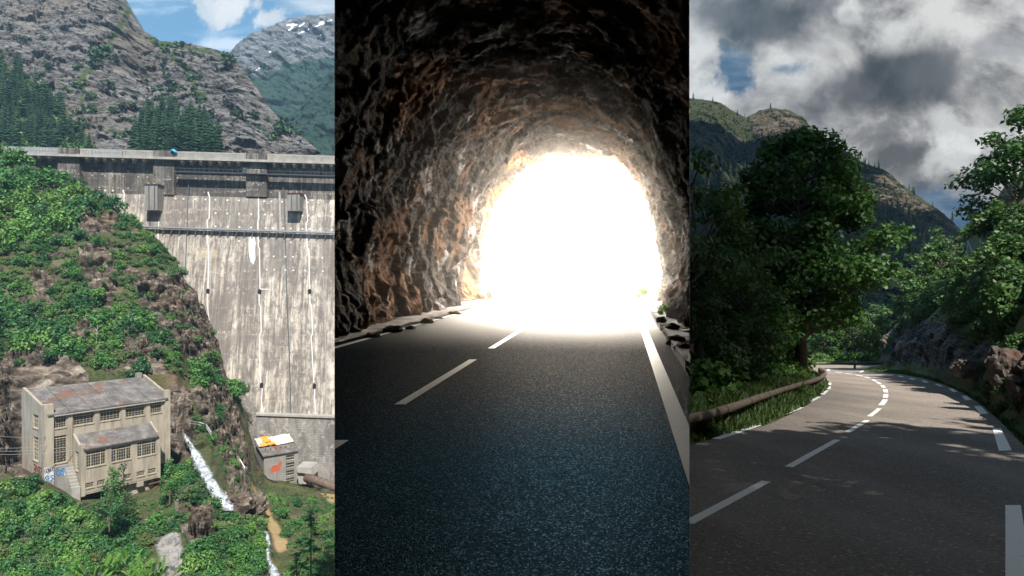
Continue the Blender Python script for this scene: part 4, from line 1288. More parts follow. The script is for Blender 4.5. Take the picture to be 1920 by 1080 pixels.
# side wall with windows, stepping up to the back
sw0, sw1 = 3.0, 6.0
for (z0_, z1_, hl) in ((ZB, ZE - 9.3, None), (ZE - 9.3, ZE - 4.6, 1), (ZE - 4.6, ZE - 2.9, None), (ZE - 2.9, ZE - .3, 1), (ZE - .3, ZE + .8, None)):
    if hl is None: lb(body, 0, .5, .9, DEP, z0_, z1_)
    else:
        lb(body, 0, .5, .9, sw0, z0_, z1_); lb(body, 0, .5, sw1, DEP, z0_, z1_)
lb(body, 0, .5, .9, DEP, ZE + .8, ZE + 1.7, None, ZE + RISE + .7)
lb(body, 0, LR, DEP, DEP + .5, ZB, ZE + RISE - .2)
lb(body, LR - .5, LR, .9, DEP, ZB, ZE + 1.2, None, ZE + RISE + .8)
part(body, 'wall', MT['plaster'], PH)
for a_, b_, t_ in ((-.05, 1.55, 2.1), (LR - 1.2, LR + .05, 1.9)):
    pil = MB(); lb(pil, a_, b_, -.25, .9, ZB, ZE + t_); part(pil, 'corner_pier', MT['plaster'], PH)
bm_ = MB()
for px in (131, 182, 230.5, 277):
    l = Lof(px); lb(bm_, l - .38, l + .38, -.16, -.003, ZB, ZE - .3)
part(bm_, 'pilaster', MT['plaster'], PH)
for (a, b, z0_, z1_) in holes: window(a, b, z0_, z1_, 0, max(5, int((b - a) / .55)), 5)
window(tall[0], tall[1], tall[2], tall[3], 0, 4, 11)
window(sw0, sw1, ZE - 2.9, ZE - .3, 0, 3, 3, True); window(sw0, sw1, ZE - 9.3, ZE - 4.6, 0, 3, 6, True)
rf = MB()
n = 6
for k in range(n):
    a = .5 + (LR - 1.0) * k / n; b = .5 + (LR - 1.0) * (k + 1) / n - .10
    lb(rf, a, b, -.55, DEP + .6, ZE - .02 + .03 * (k % 2), ZE + .22 + .03 * (k % 2), ZE + RISE - .02 + .03 * (k % 2), ZE + RISE + .22 + .03 * (k % 2))
lb(rf, .5, LR - .5, -.5, DEP + .55, ZE - .12, ZE + .1, ZE + RISE - .12, ZE + RISE + .1)
RF = part(rf, 'roof', MT['roof'], PH)
ch = MB(); lb(ch, LR - 2.0, LR - .9, DEP - .6, DEP + .5, ZE + RISE, ZE + RISE + 1.3)
q = ch.build('chimney', MT['plaster_grey'], RF)
cn = MB(); lb(cn, 1.56, LR - 1.21, -.6, -.05, ZE - .34, ZE - .125); part(cn, 'eave', MT['dam_trim'], PH)
# annex
AP = 4.0
AL0, AL1 = Lof(151, -AP), Lof(300, -AP)
AZE = zof(845, AL0, -AP); AZB = zof(932, AL0, -AP)
ARISE = 2.2
an = MB()
ah = []
for (a, b) in ((162, 198), (209, 246), (257.5, 293)): ah.append((Lof(a, -AP), Lof(b, -AP), AZE - 3.55, AZE - .55))
lo = []
for (a, b) in ((160, 176), (182, 197), (208, 224), (231, 246), (256.5, 271.5), (277.5, 292)): lo.append((Lof(a, -AP), Lof(b, -AP), AZE - 7.6, AZE - 6.6))
wall_holes(an, AL0 + .8, AL1 - .5, -AP, .4, AZB + .5, AZE, ah + lo)
for (w0_, w1_) in ((-AP + .6, -AP + 1.0), (-AP + 2.7, -.004)): lb(an, AL0, AL0 + .4, w0_, w1_, AZB, AZE + .3)
lb(an, AL0, AL0 + .4, -AP + 1.0, -AP + 2.7, AZB, AZE - 4.2); lb(an, AL0, AL0 + .4, -AP + 1.0, -AP + 2.7, AZE - .5, AZE + .3)
lb(an, AL0, AL0 + .4, -AP + .6, -.004, AZE + .3, AZE + .75, None, AZE + ARISE + .6)
lb(an, AL1 - .4, AL1, -AP + .6, -.004, AZB, AZE + .5, None, AZE + ARISE + .5)
lb(an, AL0, AL0 + .8, -AP - .1, -AP + .6, AZB, AZE + 1.1); lb(an, AL1 - .5, AL1 + .05, -AP - .1, -AP + .6, AZB + .2, AZE + .9)
lb(an, AL0 + .8, AL1 - .5, -AP + .06, -.01, AZB + .2, AZB + .498)
AN = part(an, 'annex', MT['plaster'], PH)
for (a, b, z0_, z1_) in ah: window(a, b, z0_, z1_, -AP, 8, 5)
for (a, b, z0_, z1_) in lo: window(a, b, z0_, z1_, -AP, 5, 3)
window(-AP + 1.0, -AP + 2.7, AZE - 4.2, AZE - .5, AL0, 3, 6, True)
ar = MB(); lb(ar, AL0 + .42, AL1 - .42, -AP - .5, -.02, AZE, AZE + .25, AZE + ARISE, AZE + ARISE + .25); part(ar, 'annex_roof', MT['roof'], PH)
# lower storey with the turbine outlet
lw = MB(); lb(lw, AL0 + 8.5, AL1 - .8, -AP + 1.2, -.02, AZB - 5.5, AZB + .19)
lb(lw, AL0 + 10.2, AL0 + 11.4, -AP - .05, -AP + 1.2, AZB - .75, AZB + .19)
part(lw, 'lower_storey', MT['plaster'], PH)
oc = q3(AL0 + 14.4, -AP + 1.15, AZB - 2.7)
m = MB(); out = -np.array([Wd[0], Wd[1], 0])
m.tube([oc - out * .2, oc + out * .5], [.95, .95], 14); o = part(m, 'outlet_pipe', MT['rust'], PH)
m2 = MB(); m2.tube([oc + out * .42, oc + out * .53], [.72, .72], 14); q = m2.build('flap', MT['steel_dark'], o)
m = MB(); lb(m, AL0 + 12.6, AL0 + 16.2, -AP + .3, -AP + 1.19, AZB - .95, AZB - .8); lb(m, AL0 + 12.3, AL0 + 13.1, -AP + 1.0, -AP + 1.19, AZB - 3.2, AZB - 2.2); part(m, 'rusty_shelf', MT['rust'], PH)
m = MB(); lb(m, AL0 + 11.5, AL0 + 17, -AP - 1.2, -AP + 1.1, AZB - 4.6, AZB - 4.2); part(m, 'outlet_sill', MT['dam_trim'], PH)
# lean stair and culvert left of the annex
m = MB(); lb(m, 1.6, AL0 - .1, -.9, -.2, ZB - 3, ZE - 10.1); part(m, 'plinth', MT['plaster_grey'], PH)
m = MB()
for k in range(7): lb(m, AL0 - 1.6, AL0 - .15, -1.4 - .5 * k, -.9 - .5 * k, ZB - 5, ZE - 10.6 - .55 * k)
part(m, 'steps', MT['dam_trim'], PH)
# graffiti near the corner
def spray(parent, mat, pts, w, plane_w, name='graffiti', side=False):
    m = MB()
    for (a, b), (c, d) in zip(pts[:-1], pts[1:]):
        L = math.hypot(c - a, d - b) or 1
        nx, nz = -(d - b) / L * w / 2, (c - a) / L * w / 2
        ex, ez = (c - a) / L * w * .4, (d - b) / L * w * .4
        ring = [(a - ex + nx, b - ez + nz), (c + ex + nx, d + ez + nz), (c + ex - nx, d + ez - nz), (a - ex - nx, b - ez - nz)]
        if side:
            f = [q3(plane_w, p, z) for p, z in ring]; bk = [q3(plane_w + .02, p, z) for p, z in ring]
        else:
            f = [q3(p, plane_w, z) for p, z in ring]; bk = [q3(p, plane_w + .02, z) for p, z in ring]
        m.hexa(f, bk)
    return m
gz = ZE - 12.1
glyphs = {'G': [(1, .8), (.6, 1), (.1, .75), (.1, .25), (.6, 0), (1, .25), (1, .5), (.6, .5)], 'O': [(.5, 1), (.1, .7), (.1, .3), (.5, 0), (.9, .3), (.9, .7), (.5, 1)], 'N': [(.1, 0), (.1, 1), (.9, 0), (.9, 1)],
          'E': [(.9, 1), (.1, 1), (.1, .5), (.7, .5), (.1, .5), (.1, 0), (.9, 0)], 'R': [(.1, 0), (.1, 1), (.8, .9), (.8, .55), (.1, .5), (.9, 0)], 'S': [(.9, .9), (.4, 1), (.1, .75), (.8, .35), (.6, 0), (.1, .1)]}
m = MB(); lb(m, .02, 1.5, -.285, -.26, gz - .75, gz + 2.1); part(m, 'graffiti_ground', MT['spray_white'], PH)
m = MB()
for k, g in enumerate('GONER'):
    pts = [(.06 + .29 * k + x * .27, gz + 1.05 + .10 * k * .4 + y * .85) for x, y in glyphs[g]]
    r = spray(PH, None, pts, .085, -.30); m.add(r.v, r.f)
part(m, 'graffiti', MT['spray_navy'], PH)
m = MB()
for k, g in enumerate('SES'):
    pts = [(.1 + .46 * k + x * .4, gz - .55 + y * .95) for x, y in glyphs[g]]
    r = spray(PH, None, pts, .17, -.30); m.add(r.v, r.f)
for k, g in enumerate('OSR'):
    pts = [(1.75 + .8 * k + x * .7, gz + .25 + y * 1.2) for x, y in glyphs[g]]
    r = spray(PH, None, pts, .24, -.925); m.add(r.v, r.f)
part(m, 'graffiti', MT['spray_blue'], PH)
m = MB(); r = spray(PH, None, [(3.1, gz + .2), (3.4, gz + 1.3), (3.7, gz + .2)], .22, -.93); m.add(r.v, r.f); part(m, 'graffiti', MT['spray_white'], PH)
m = MB()
for k, g in enumerate('SROE'):
    pts = [(1.0 + 1.15 * k + x * .95, gz + .2 + y * 1.7) for x, y in glyphs[g]]
    r = spray(PH, None, pts, .26, -.03, side=True); m.add(r.v, r.f)
part(m, 'graffiti', MT['spray_red'], PH)
# cables strung to the building
for k, (z_, y0, y1, xe) in enumerate(((0, 812, 817, 84), (1, 838, 834, 86), (2, 845, 838, 122), (3, 852, 843, 140))):
    a = P(-60, y0 - 2, 100); l = Lof(xe); b = q3(l, -.35, zof(y1, l))
    pts = [a + (b - a) * t - np.array([0, 0, .5 * 4 * t * (1 - t)]) for t in np.linspace(0, 1, 12)]
    m = MB(); m.tube(pts, .035, 4)
    o = m.build('cable', MT['wire']); props(o, ('topmost pale cable running to the corner of the powerhouse', 'upper of the three close cables to the powerhouse', 'middle of the three close cables to the powerhouse', 'lowest pale cable running to the powerhouse annex')[k], 'cable')

# ------------------------------------------------------------------ the small gatehouse below the dam
GO = np.array([-82.1, 203.0]); a_ = rad(38); GU = np.array([math.cos(a_), math.sin(a_)]); GW = np.array([-math.sin(a_), math.cos(a_)])
O_s, U_s, W_s = O, U, Wd
O, U, Wd = GO, GU, GW
GH = empty('gatehouse', q3(4, 0, -66)); props(GH, 'small grey gatehouse with red deer mural and tarpaulin on its roof', 'building')
GL = Lof(559); gE = zof(856, 0); gB = zof(940, 0)
gz_ = [(gE - .9, gE - 2.6), (gE - 3.5, gE - 5.2), (gE - 6.1, gE - 7.8), (gE - 8.7, gE - 10.2)]
la, lb_ = Lof(536.5), Lof(552)
gh = MB(); wall_holes(gh, 0, GL, 0, .4, gB, gE, [(la, lb_, b, t) for t, b in gz_])
lb(gh, 0, .4, .405, 9.5, gB, gE + .3, None, gE + 1.2); lb(gh, GL - .4, GL, .405, 9.5, gB, gE); lb(gh, .41, GL - .41, 9.1, 9.5, gB, gE + 1)
part(gh, 'wall', MT['plaster_grey'], GH)
for t, b in gz_: window(la, lb_, b, t, 0, 5, 2, False, GH)
m = MB(); lb(m, -.5, GL + .5, -.6, 10, gE, gE + .35, gE + 3.0, gE + 3.35); part(m, 'roof', MT['roof'], GH)
m = MB()
for k in range(6): lb(m, 1 + k * 1.7, 1.3 + k * 1.7, 2.2, 2.6, gE + 1.0, gE + 1.75)
part(m, 'roof_peg', MT['rust'], GH)
# red deer mural: body, neck, head and ears, legs
def poly_plate(pts, w, th=.05):
    m = MB(); f = [q3(a, w, z) for a, z in pts]; b = [q3(a, w + th, z) for a, z in pts]; k = len(pts)
    return m.add(f + b, [tuple(range(k)), tuple(range(2 * k - 1, k - 1, -1))] + [(i, (i + 1) % k, k + (i + 1) % k, k + i) for i in range(k)])
dp = [(508, 889), (509, 884), (506, 883), (508, 878), (511, 873), (518, 872), (522, 871), (524, 867), (523, 863), (525.5, 864.5), (527, 862), (527.5, 866), (529, 869), (527, 871), (526, 875), (525, 880), (524, 882), (521, 883), (519, 887), (517, 883), (512, 884), (511, 887)]
m = poly_plate([(Lof(x), zof(y, Lof(x))) for x, y in dp], -.06); part(m, 'deer_mural', MT['mural_red'], GH)
# lower red block with an arch
m = MB(); lb(m, Lof(538), Lof(560), -1.6, -.1, gB - 3.5, gE - 12.6); part(m, 'brick_block', MT['brickred'], GH)
m = MB(); lb(m, Lof(542), Lof(548), -1.66, -1.3, gB - 3.5, gE - 15); part(m, 'arch_opening', MT['hollow_shade'], GH)  # dark box painted as the shaded opening
# tarpaulin: two crumpled sheets lying over the back of the roof
def tarp(l0, l1, w0, w1, mat, seed, zoff, name, label):
    nu, nv = 26, 14
    l, w = np.meshgrid(np.linspace(l0, l1, nu), np.linspace(w0, w1, nv), indexing='ij')
    z = gE + .35 + 3.0 * (w + .6) / 10.6 + zoff
    nn = fbm(np.stack([l * .7, w * .7, z * 0 + seed], -1), 4, seed)
    z = z + .30 + .75 * np.abs(nn)
    w = w + .3 * nn; l = l + .25 * nn
    xy = O[None, None] + U * l[..., None] + Wd * w[..., None]
    V = np.concatenate([xy, z[..., None]], -1)
    o = link(name, fast_mesh(name, V.reshape(-1, 3), grid_faces(nu, nv)), mat)
    md = o.modifiers.new('thickness', 'SOLIDIFY'); md.thickness = .06
    props(o, label, 'tarpaulin')
tarp(-.2, GL + .2, 4.4, 10.3, MT['tarp_white'], 3, .05, 'tarpaulin', 'large cream tarpaulin over the back of the gatehouse roof')
tarp(.2, 5.2, 4.2, 6.0, MT['tarp_orange'], 7, .42, 'tarpaulin', 'orange tarpaulin strip at the left of the gatehouse roof')
tarp(1.5, 4.2, 6.0, 10.2, MT['tarp_orange'], 13, .45, 'tarpaulin', 'orange tarpaulin piece higher on the gatehouse roof, over the cream one')
O, U, Wd = O_s, U_s, W_s

# outlet works right of the gatehouse
vb = MB(); vb.img([(557, 884), (560, 905), (588, 912), (584, 888)], [206] * 4, 6); vb.img([(556, 876), (558, 886), (589, 890), (584, 877)], [205] * 4, 7)
o = vb.build('valve_chamber', MT['dam_trim']); props(o, 'pale concrete valve chamber between gatehouse and penstock', 'building')
ps = MB(); a = [P(574, 896, 203), P(590, 900, 201.5), P(610, 907, 200), P(640, 919, 198), P(690, 940, 195)]
ps.tube(a, 1.35, 14)
t = empty('penstock', a[0]); props(t, 'thick rusty brown pipe leaving the valve chamber to the right', 'pipe')
o = ps.build('pipe', MT['penstock'], t, True); o.matrix_parent_inverse = Matrix.Translation(-t.location)
for f in np.linspace(.05, .95, 9):
    k = f * 4; i = min(3, int(k)); p = a[i] + (a[i + 1] - a[i]) * (k - i); dv = (a[i + 1] - a[i]); dv /= np.linalg.norm(dv)
    m = MB(); m.tube([p - dv * .14, p + dv * .14], 1.48, 14); o = m.build('flange', MT['rust'], t); o.matrix_parent_inverse = Matrix.Translation(-t.location)
wl = MB(); wl.img([(560, 922), (562, 945), (596, 955), (590, 926)], [199] * 4, 1.2); wl.img([(588, 922), (596, 950), (612, 985), (604, 950)], [198, 192, 176, 190], 1.0)
o = wl.build('retaining_wall', MT['masonry']); props(o, 'dark retaining wall below the penstock', 'wall')

# handrail and pipe line descending the rocks beside the waterfall
hl = [(359, 791), (374, 794), (390, 797), (399, 812), (408, 827), (426, 838), (443, 845), (452, 862), (461, 878), (469, 893)]
pts = []
for x, y in hl:
    p = SPUR.at(x, y + 5); pts.append(p + np.array([0, -.6, 1.0]))
t = empty('stair_rail', pts[0]); props(t, 'grey handrail and pipe descending the rocks right of the waterfall', 'railing')
inv = Matrix.Translation(-t.location)
m = MB(); m.tube(pts, .14, 5); o = m.build('rail', MT['steel_grey'], t); o.matrix_parent_inverse = inv
m = MB(); m.tube([p - np.array([0, .1, .6]) for p in pts], .09, 5); o = m.build('pipe', MT['dam_trim'], t); o.matrix_parent_inverse = inv
for k in range(len(pts)):
    m = MB(); m.tube([pts[k], pts[k] - np.array([0, 0, 1.6])], .06, 5); o = m.build('post', MT['steel_grey'], t); o.matrix_parent_inverse = inv

# ------------------------------------------------------------------ water
def water_ribbon(name, pts, label, lift, seed, rough=.5, frac=1.0):
    """pts: (px, py, half width px); lies on the rock, lifted a little"""
    c = []; hw = []
    tt = np.linspace(0, len(pts) - 1, 90)
    X = np.interp(tt, range(len(pts)), [p[0] for p in pts]); Y = np.interp(tt, range(len(pts)), [p[1] for p in pts]); H = np.interp(tt, range(len(pts)), [p[2] for p in pts])
    d = np.array([SPUR.at(x, y)[1] for x, y in zip(X, Y)])
    d = np.minimum.accumulate(np.convolve(np.pad(d, 8, 'edge'), np.ones(17) / 17, 'valid')) - lift
    s = np.linspace(-1, 1, 15)
    px = X[:, None] + s[None] * H[:, None]; py = np.repeat(Y[:, None], 15, 1)
    n = fbm(np.stack([px * .35, py * .12, px * 0 + seed], -1), 4, seed)
    n2 = fbm(np.stack([px * .2, py * .06, px * 0 + seed + 9], -1), 3, seed + 3)
    px = px + n2 * H[:, None] * .55 * np.abs(s)[None]
    dd = d[:, None] - (1 - s[None] ** 2) * 1.3 - n * rough
    G = PA(np.stack([px, py, dd], -1))
    me = fast_mesh(name, G.reshape(-1, 3), grid_faces(90, 15), True); set_attr(me, 'edge', np.repeat(np.abs(s)[None] ** 1.5, 90, 0))
    o = link(name, me, MT['foam'])
    props(o, label, None, None, 'structure')
water_ribbon('water', [(345, 813, 3.5), (349, 822, 6.5), (357, 834, 9), (366, 850, 11), (377, 872, 13.5), (388, 894, 16), (400, 915, 19), (411, 932, 21), (421, 946, 21), (428, 957, 18)], 'white waterfall plunging down the rocks', 2.2, 3, .9)
water_ribbon('water', [(497, 996, 3), (501, 1003, 6), (502, 1018, 6), (501, 1030, 4), (503, 1050, 5), (508, 1062, 9), (514, 1075, 12), (520, 1100, 14)], 'white lower stream beside the tan path', 1.2, 7, .5)
# boulders beside the fall
def boulder(name, loc, sz, seed, mat, label, cat='rock', group=None, sub=4, amp=.35):
    bm = bmesh.new(); bmesh.ops.create_icosphere(bm, subdivisions=sub, radius=1)
    me = bpy.data.meshes.new(name); bm.to_mesh(me); bm.free()
    n = len(me.vertices); v = np.zeros(n * 3, np.float32); me.vertices.foreach_get('co', v); v = v.reshape(-1, 3).astype(float)
    f = fbm(v * 1.1 + seed, 4, seed, .55, True); g = fbm(v * 3.5 + seed, 3, seed + 2, .6)
    v = np.sign(v) * np.abs(v) ** .8
    v = v * (1 + amp * .5 * f + .08 * g + .22 * facet(v * 1.3 + seed, seed) + .08 * facet(v * 3.2 + seed, seed + 1))[:, None] * np.array(sz)
    me.vertices.foreach_set('co', v.astype(np.float32).ravel()); me.update()
    set_attr(me, 'veg', np.zeros(n)); set_attr(me, 'gravel', np.zeros(n)); set_attr(me, 'path', np.zeros(n))
    o = link(name, me, mat); o.location = [float(k) for k in loc]
    props(o, label, cat, group); return o
for k, (x, y, s, lab) in enumerate(((448, 950, (2.6, 2, 2.2), 'dark boulder at the right foot of the waterfall'), (470, 950, (3.2, 2.2, 2.4), 'dark boulder between the waterfall foot and the tan path'), (330, 800, (2.2, 2.5, 6.5), 'tall brown rock face between powerhouse and waterfall'), (337, 770, (3.2, 2.5, 4), 'overhanging brown rock above the head of the waterfall'))):
    boulder('boulder', SPUR.at(x, y) + np.array([0, -.8, .3]), s, 40 + k, MT['spur'], lab)

# ------------------------------------------------------------------ CENTRE: the rock tunnel
WEDGE = .2893
def clampx(V):
    lim = WEDGE * V[..., 1]
    V = V.copy(); V[..., 0] = np.clip(V[..., 0], -lim, lim)
    return V
def clip(me):
    """cut a mesh along the two side faces of the rock mass"""
    bm = bmesh.new(); bm.from_mesh(me)
    for s in (-1, 1):
        bmesh.ops.bisect_plane(bm, geom=bm.verts[:] + bm.edges[:] + bm.faces[:], plane_co=(0, 0, 0), plane_no=(s, -WEDGE, 0), clear_outer=True)
    bm.to_mesh(me); bm.free(); me.update()
    return me
def tz(y): return .032 * y
TC, TH = -2.5, 4.6
def tunnel():
    s = np.concatenate([np.linspace(2.0, 9, 40), np.linspace(9.03, 31.5, 430)])
    th = np.linspace(-.06, math.pi + .06, 430)
    ct, st = np.cos(th), np.sin(th)
    S, _ = np.meshgrid(s, th, indexing='ij')
    e = .72
    l = TC + TH * np.sign(ct)[None] * np.abs(ct)[None] ** .8
    z = 7.35 * np.sign(st)[None] * np.abs(st)[None] ** .84
    l = np.repeat(l, len(s), 0); z = np.repeat(z, len(s), 0)
    nl = ct[None] + 0 * l; nz = st[None] + 0 * l
    Q = np.stack([l, S * .8, z], -1)
    # hewn relief: beds that wrap round the bore, chipped faces, big bulges
    warp = np.stack([fbm(Q * .35, 3, 3), fbm(Q * .35, 3, 5), fbm(Q * .35, 3, 7)], -1)
    q1 = Q * np.array([.42, 1.35, .42]) + warp * 1.4
    n1 = fbm(q1, 6, 11, .58, True)
    n2 = fbm(Q * .28, 3, 23)
    q3_ = Q * np.array([1.6, 3.6, 1.6]) + warp * 2.0
    n3 = fbm(q3_, 5, 31, .6, True)
    low = sstep(1.6, 0, z)
    fq = Q + warp * .5
    r = .10 * n1 + .55 * n2 + .07 * n3 + .13 * facet(fq * np.array([.8, 1.3, .8]), 41) + .085 * facet(fq * np.array([2.0, 2.7, 2.0]), 47) + .035 * facet(fq * np.array([5, 6.5, 5]), 53) - .05
    r = r - low * (.25 + .3 * n3)
    # the left jamb bulges outward near the mouth
    r = r + .55 * np.exp(-((S - 29.5) / 1.6) ** 2) * (l < TC)
    l = l + nl * r; z = z + nz * r
    V = np.stack([.178 * S + l, S, z + tz(S) - .02], -1)
    me = clip(fast_mesh('tunnel_wall', V.reshape(-1, 3), grid_faces(*V.shape[:2])))
    o = link('tunnel_wall', me, MT['tunnel'])
    # rock mass round the bore: closed wedge of rock with an open front
    m = MB(); w = WEDGE + .00005
    y0, y1 = 2.0, 44.0
    def zt(y): return 1.75 + .50 * y
    A = [(-w * y0, y0, -7.0), (w * y0, y0, -7.0), (w * y0, y0, zt(y0) + 6), (-w * y0, y0, zt(y0) + 6)]
    B = [(-w * y1, y1, -7.0), (w * y1, y1, -7.0), (w * y1, y1, 24), (-w * y1, y1, 24)]
    m.add(A + B, [(0, 1, 5, 4), (1, 2, 6, 5), (2, 3, 7, 6), (3, 0, 4, 7), (4, 5, 6, 7)])
    m.add([(-w * y0, y0, zt(y0)), (w * y0, y0, zt(y0)), (w * y0, y0, zt(y0) + 6), (-w * y0, y0, zt(y0) + 6)], [(0, 1, 2, 3)])
    t = empty('rock_tunnel', (.178 * 16 + TC, 16, tz(16))); props(t, 'rough hewn rock tunnel with blinding daylight at its far mouth', 'tunnel')
    o.parent = t; o.matrix_parent_inverse = Matrix.Translation(-t.location)
    h = m.build('rock_mass', MT['tunnel'], t); h.matrix_parent_inverse = Matrix.Translation(-t.location)
tunnel()

def strip_mesh(name, lfn0, lfn1, y0, y1, ny, nl, zoff, mat, amp=0, seed=0, parent=None, frq=1.3):
    y = np.linspace(y0, y1, ny); f = np.linspace(0, 1, nl)
    L0 = np.array([lfn0(v) for v in y]); L1 = np.array([lfn1(v) for v in y])
    l = L0[:, None] + (L1 - L0)[:, None] * f[None]
    Y = np.repeat(y[:, None], nl, 1)
    z = tz(Y) + zoff
    if amp:
        z = z + amp * (fbm(np.stack([l * frq, Y * frq, 0 * l + seed], -1), 5, seed, .6) * .5 + .5)
    V = np.stack([.178 * Y + l, Y, z], -1)
    return link(name, clip(fast_mesh(name, V.reshape(-1, 3), grid_faces(ny, nl))), mat, parent)
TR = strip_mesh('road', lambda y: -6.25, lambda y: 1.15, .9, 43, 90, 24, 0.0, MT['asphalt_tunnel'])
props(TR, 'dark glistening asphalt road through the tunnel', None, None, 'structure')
def tmark(name, segs, l0, l1):
    for (a, b) in segs:
        n = max(2, int((b - a) / .4))
        y = np.linspace(a, b, n)
        V = np.stack([np.stack([.178 * y + l, y, tz(y) + .005], -1) for l in (l0, l1)], 1)
        me = clip(fast_mesh(name, V.reshape(-1, 3), grid_faces(n, 2)))
        if len(me.polygons): link(name, me, MT['paint_tunnel'], TR)
tmark('edge_line', [(2.5, 42)], -5.85, -5.70)
tmark('edge_line', [(2.5, 42)], .50, .69)
tmark('centre_dash', [(4.35, 6.05 - .35), (7.2, 10.75), (12.25, 15.9), (17.3, 20.5), (22.3, 25.5), (27.3, 30.5)], -2.66, -2.53)
sh1 = strip_mesh('gravel_shoulder', lambda y: -8.6, lambda y: -5.95, 11.5, 36, 260, 40, -.02, MT['dirt'], .13, 5); props(sh1, 'dusty gravel strip along the left tunnel wall', None, None, 'structure')
sh2 = strip_mesh('gravel_shoulder', lambda y: 1.0, lambda y: 3.2, 8.6, 36, 260, 36, -.02, MT['dirt'], .26, 9); props(sh2, 'stony strip along the right tunnel wall', None, None, 'structure')
# broken concrete shoulder slabs on the right
rgs = np.random.default_rng(4)
for k, (ya, yb, la_, lb2) in enumerate(((9.6, 12.3, 1.0, 1.62), (12.5, 15.4, 1.05, 1.75), (15.7, 20, 1.0, 1.7), (20.3, 27, 1.0, 1.65))):
    nseg = 9; yy = np.linspace(ya, yb, nseg)
    m = MB(); out = []
    edge = lb2 + .22 * rgs.normal(size=nseg)
    top = [np.array([.178 * y + la_, y, tz(y) + .16]) for y in yy] + [np.array([.178 * y + e, y, tz(y) + .13]) for y, e in zip(yy[::-1], edge[::-1])]
    top = [np.array([min(p[0], WEDGE * p[1]), p[1], p[2]]) for p in top]
    bot = [p - np.array([0, 0, .3]) for p in top]; n = len(top)
    m.add(top + bot, [tuple(range(n)), tuple(range(2 * n - 1, n - 1, -1))] + [(i, (i + 1) % n, n + (i + 1) % n, n + i) for i in range(n)])
    o = m.build('shoulder_slab', MT['slab']); props(o, ('nearest broken concrete slab beside the tunnel road', 'second broken concrete slab beside the tunnel road', 'third broken concrete slab beside the tunnel road', 'farthest concrete slab, running to the tunnel mouth')[k], 'slab', 'broken concrete slabs along the right edge of the tunnel road')
# weeds at the right wall
def weed(px, py, d, h, seed, label, n=60):
    rg = np.random.default_rng(seed)
    b = P(px, py, d); V = []; Fq = []
    for k in range(n):
        a = rg.uniform(0, 6.28); ln = h * rg.uniform(.5, 1.1)
        dv = np.array([math.cos(a) * .55, math.sin(a) * .55, rg.uniform(.4, 1.1)]); dv /= np.linalg.norm(dv)
        s = np.cross(dv, [0, 0, 1]); s /= np.linalg.norm(s); st_ = rg.normal(size=3) * h * .12; st_[2] = abs(st_[2])
        i = len(V)
        V += [b + st_, b + st_ + dv * ln * .55 + s * ln * .16, b + st_ + dv * ln - np.array([0, 0, ln * .12]), b + st_ + dv * ln * .55 - s * ln * .16]
        Fq.append((i, i + 1, i + 2, i + 3))
    o = link('weed', fast_mesh('weed', np.array(V), np.array(Fq)), MT['leaf_bright']); props(o, label, 'weed')
weed(1249, 588, 18.5, .38, 1, 'bright green weed clump at the foot of the right tunnel wall')
weed(1240, 592, 17.8, .22, 2, 'low weed sprouting on the slab edge, left of the bigger clump', 30)
weed(1206, 556, 29, .55, 3, 'sunlit yellow green weed at the tunnel mouth')
weed(1197, 560, 29.5, .35, 4, 'small weed left of the sunlit one at the tunnel mouth', 30)
# loose stones at the wall feet
for k, (px, py, d, s) in enumerate(((735, 622, 15.5, .35), (800, 606, 18, .3), (852, 592, 21.5, .35), (700, 634, 14.3, .28), (770, 617, 16.2, .2), (822, 600, 19.5, .22), (1268, 640, 12.5, .3), (1282, 655, 11.4, .26), (1262, 615, 14.8, .25), (1240, 600, 16.5, .2))):
    p = P(px, py, d)
    boulder('stone', p, (s * .62, s * .55, s * .4), 80 + k, MT['tunnel'], 'loose stone fallen at the foot of the ' + ('left' if px < 960 else 'right') + ' tunnel wall', 'stone', 'loose stones at the foot of the ' + ('left' if px < 960 else 'right') + ' tunnel wall', 3)

# glowing sheet for the over-exposed sky in the mouth, with added bright flanks
def tunnel_sky():
    m_, nt, bs = new_mat('glowing white sky sheet beyond the mouth')
    nt.nodes.remove(bs)
    e = nd(nt, 'ShaderNodeEmission', None, Color=(1, .955, .88, 1), Strength=attr(nt, 'glow'))
    nt.links.new(e.outputs[0], nt.nodes['Material Output'].inputs['Surface'])
    a = np.linspace(-1, 1, 60); b = np.linspace(0, 1, 40)
    A, B = np.meshgrid(a, b, indexing='ij')
    y = 41 - 7.8 * np.abs(A) ** 2.5 - 6.5 * B ** 3
    x = 3.2 + 9.5 * A; z = 1.0 + 12.5 * B
    x = np.clip(x, -WEDGE * y + .1, WEDGE * y - .1)
    o = link('sky', fast_mesh('sky', np.stack([x, y, z], -1).reshape(-1, 3), grid_faces(60, 40)), m_)
    set_attr(o.data, 'glow', 2.7 + 165 * sstep(.58, .92, np.maximum(np.abs(A), B)))      # extra glow added at the unseen sides and top to light the mouth walls
    props(o, 'white over-exposed glowing sky sheet beyond the tunnel mouth, with added bright flanks', None, None, 'structure')
tunnel_sky()

# unseen shelter added round the camera to keep sky light from the tunnel
m = MB()
m.box((0, -.2, 6.0), (4.6, 4.9, 5.2)); m.box((0, -3.2, 3.0), (7, 1.2, 8.0))
m.box((-2.6, -.6, 2.4), (.6, 4.2, 6.0)); m.box((2.9, -.8, 2.4), (.6, 3.8, 6.0))
o = m.build('light_shelter', MT['tunnel']); props(o, 'unseen rock shelter added round the camera to keep out sky light', 'rock')

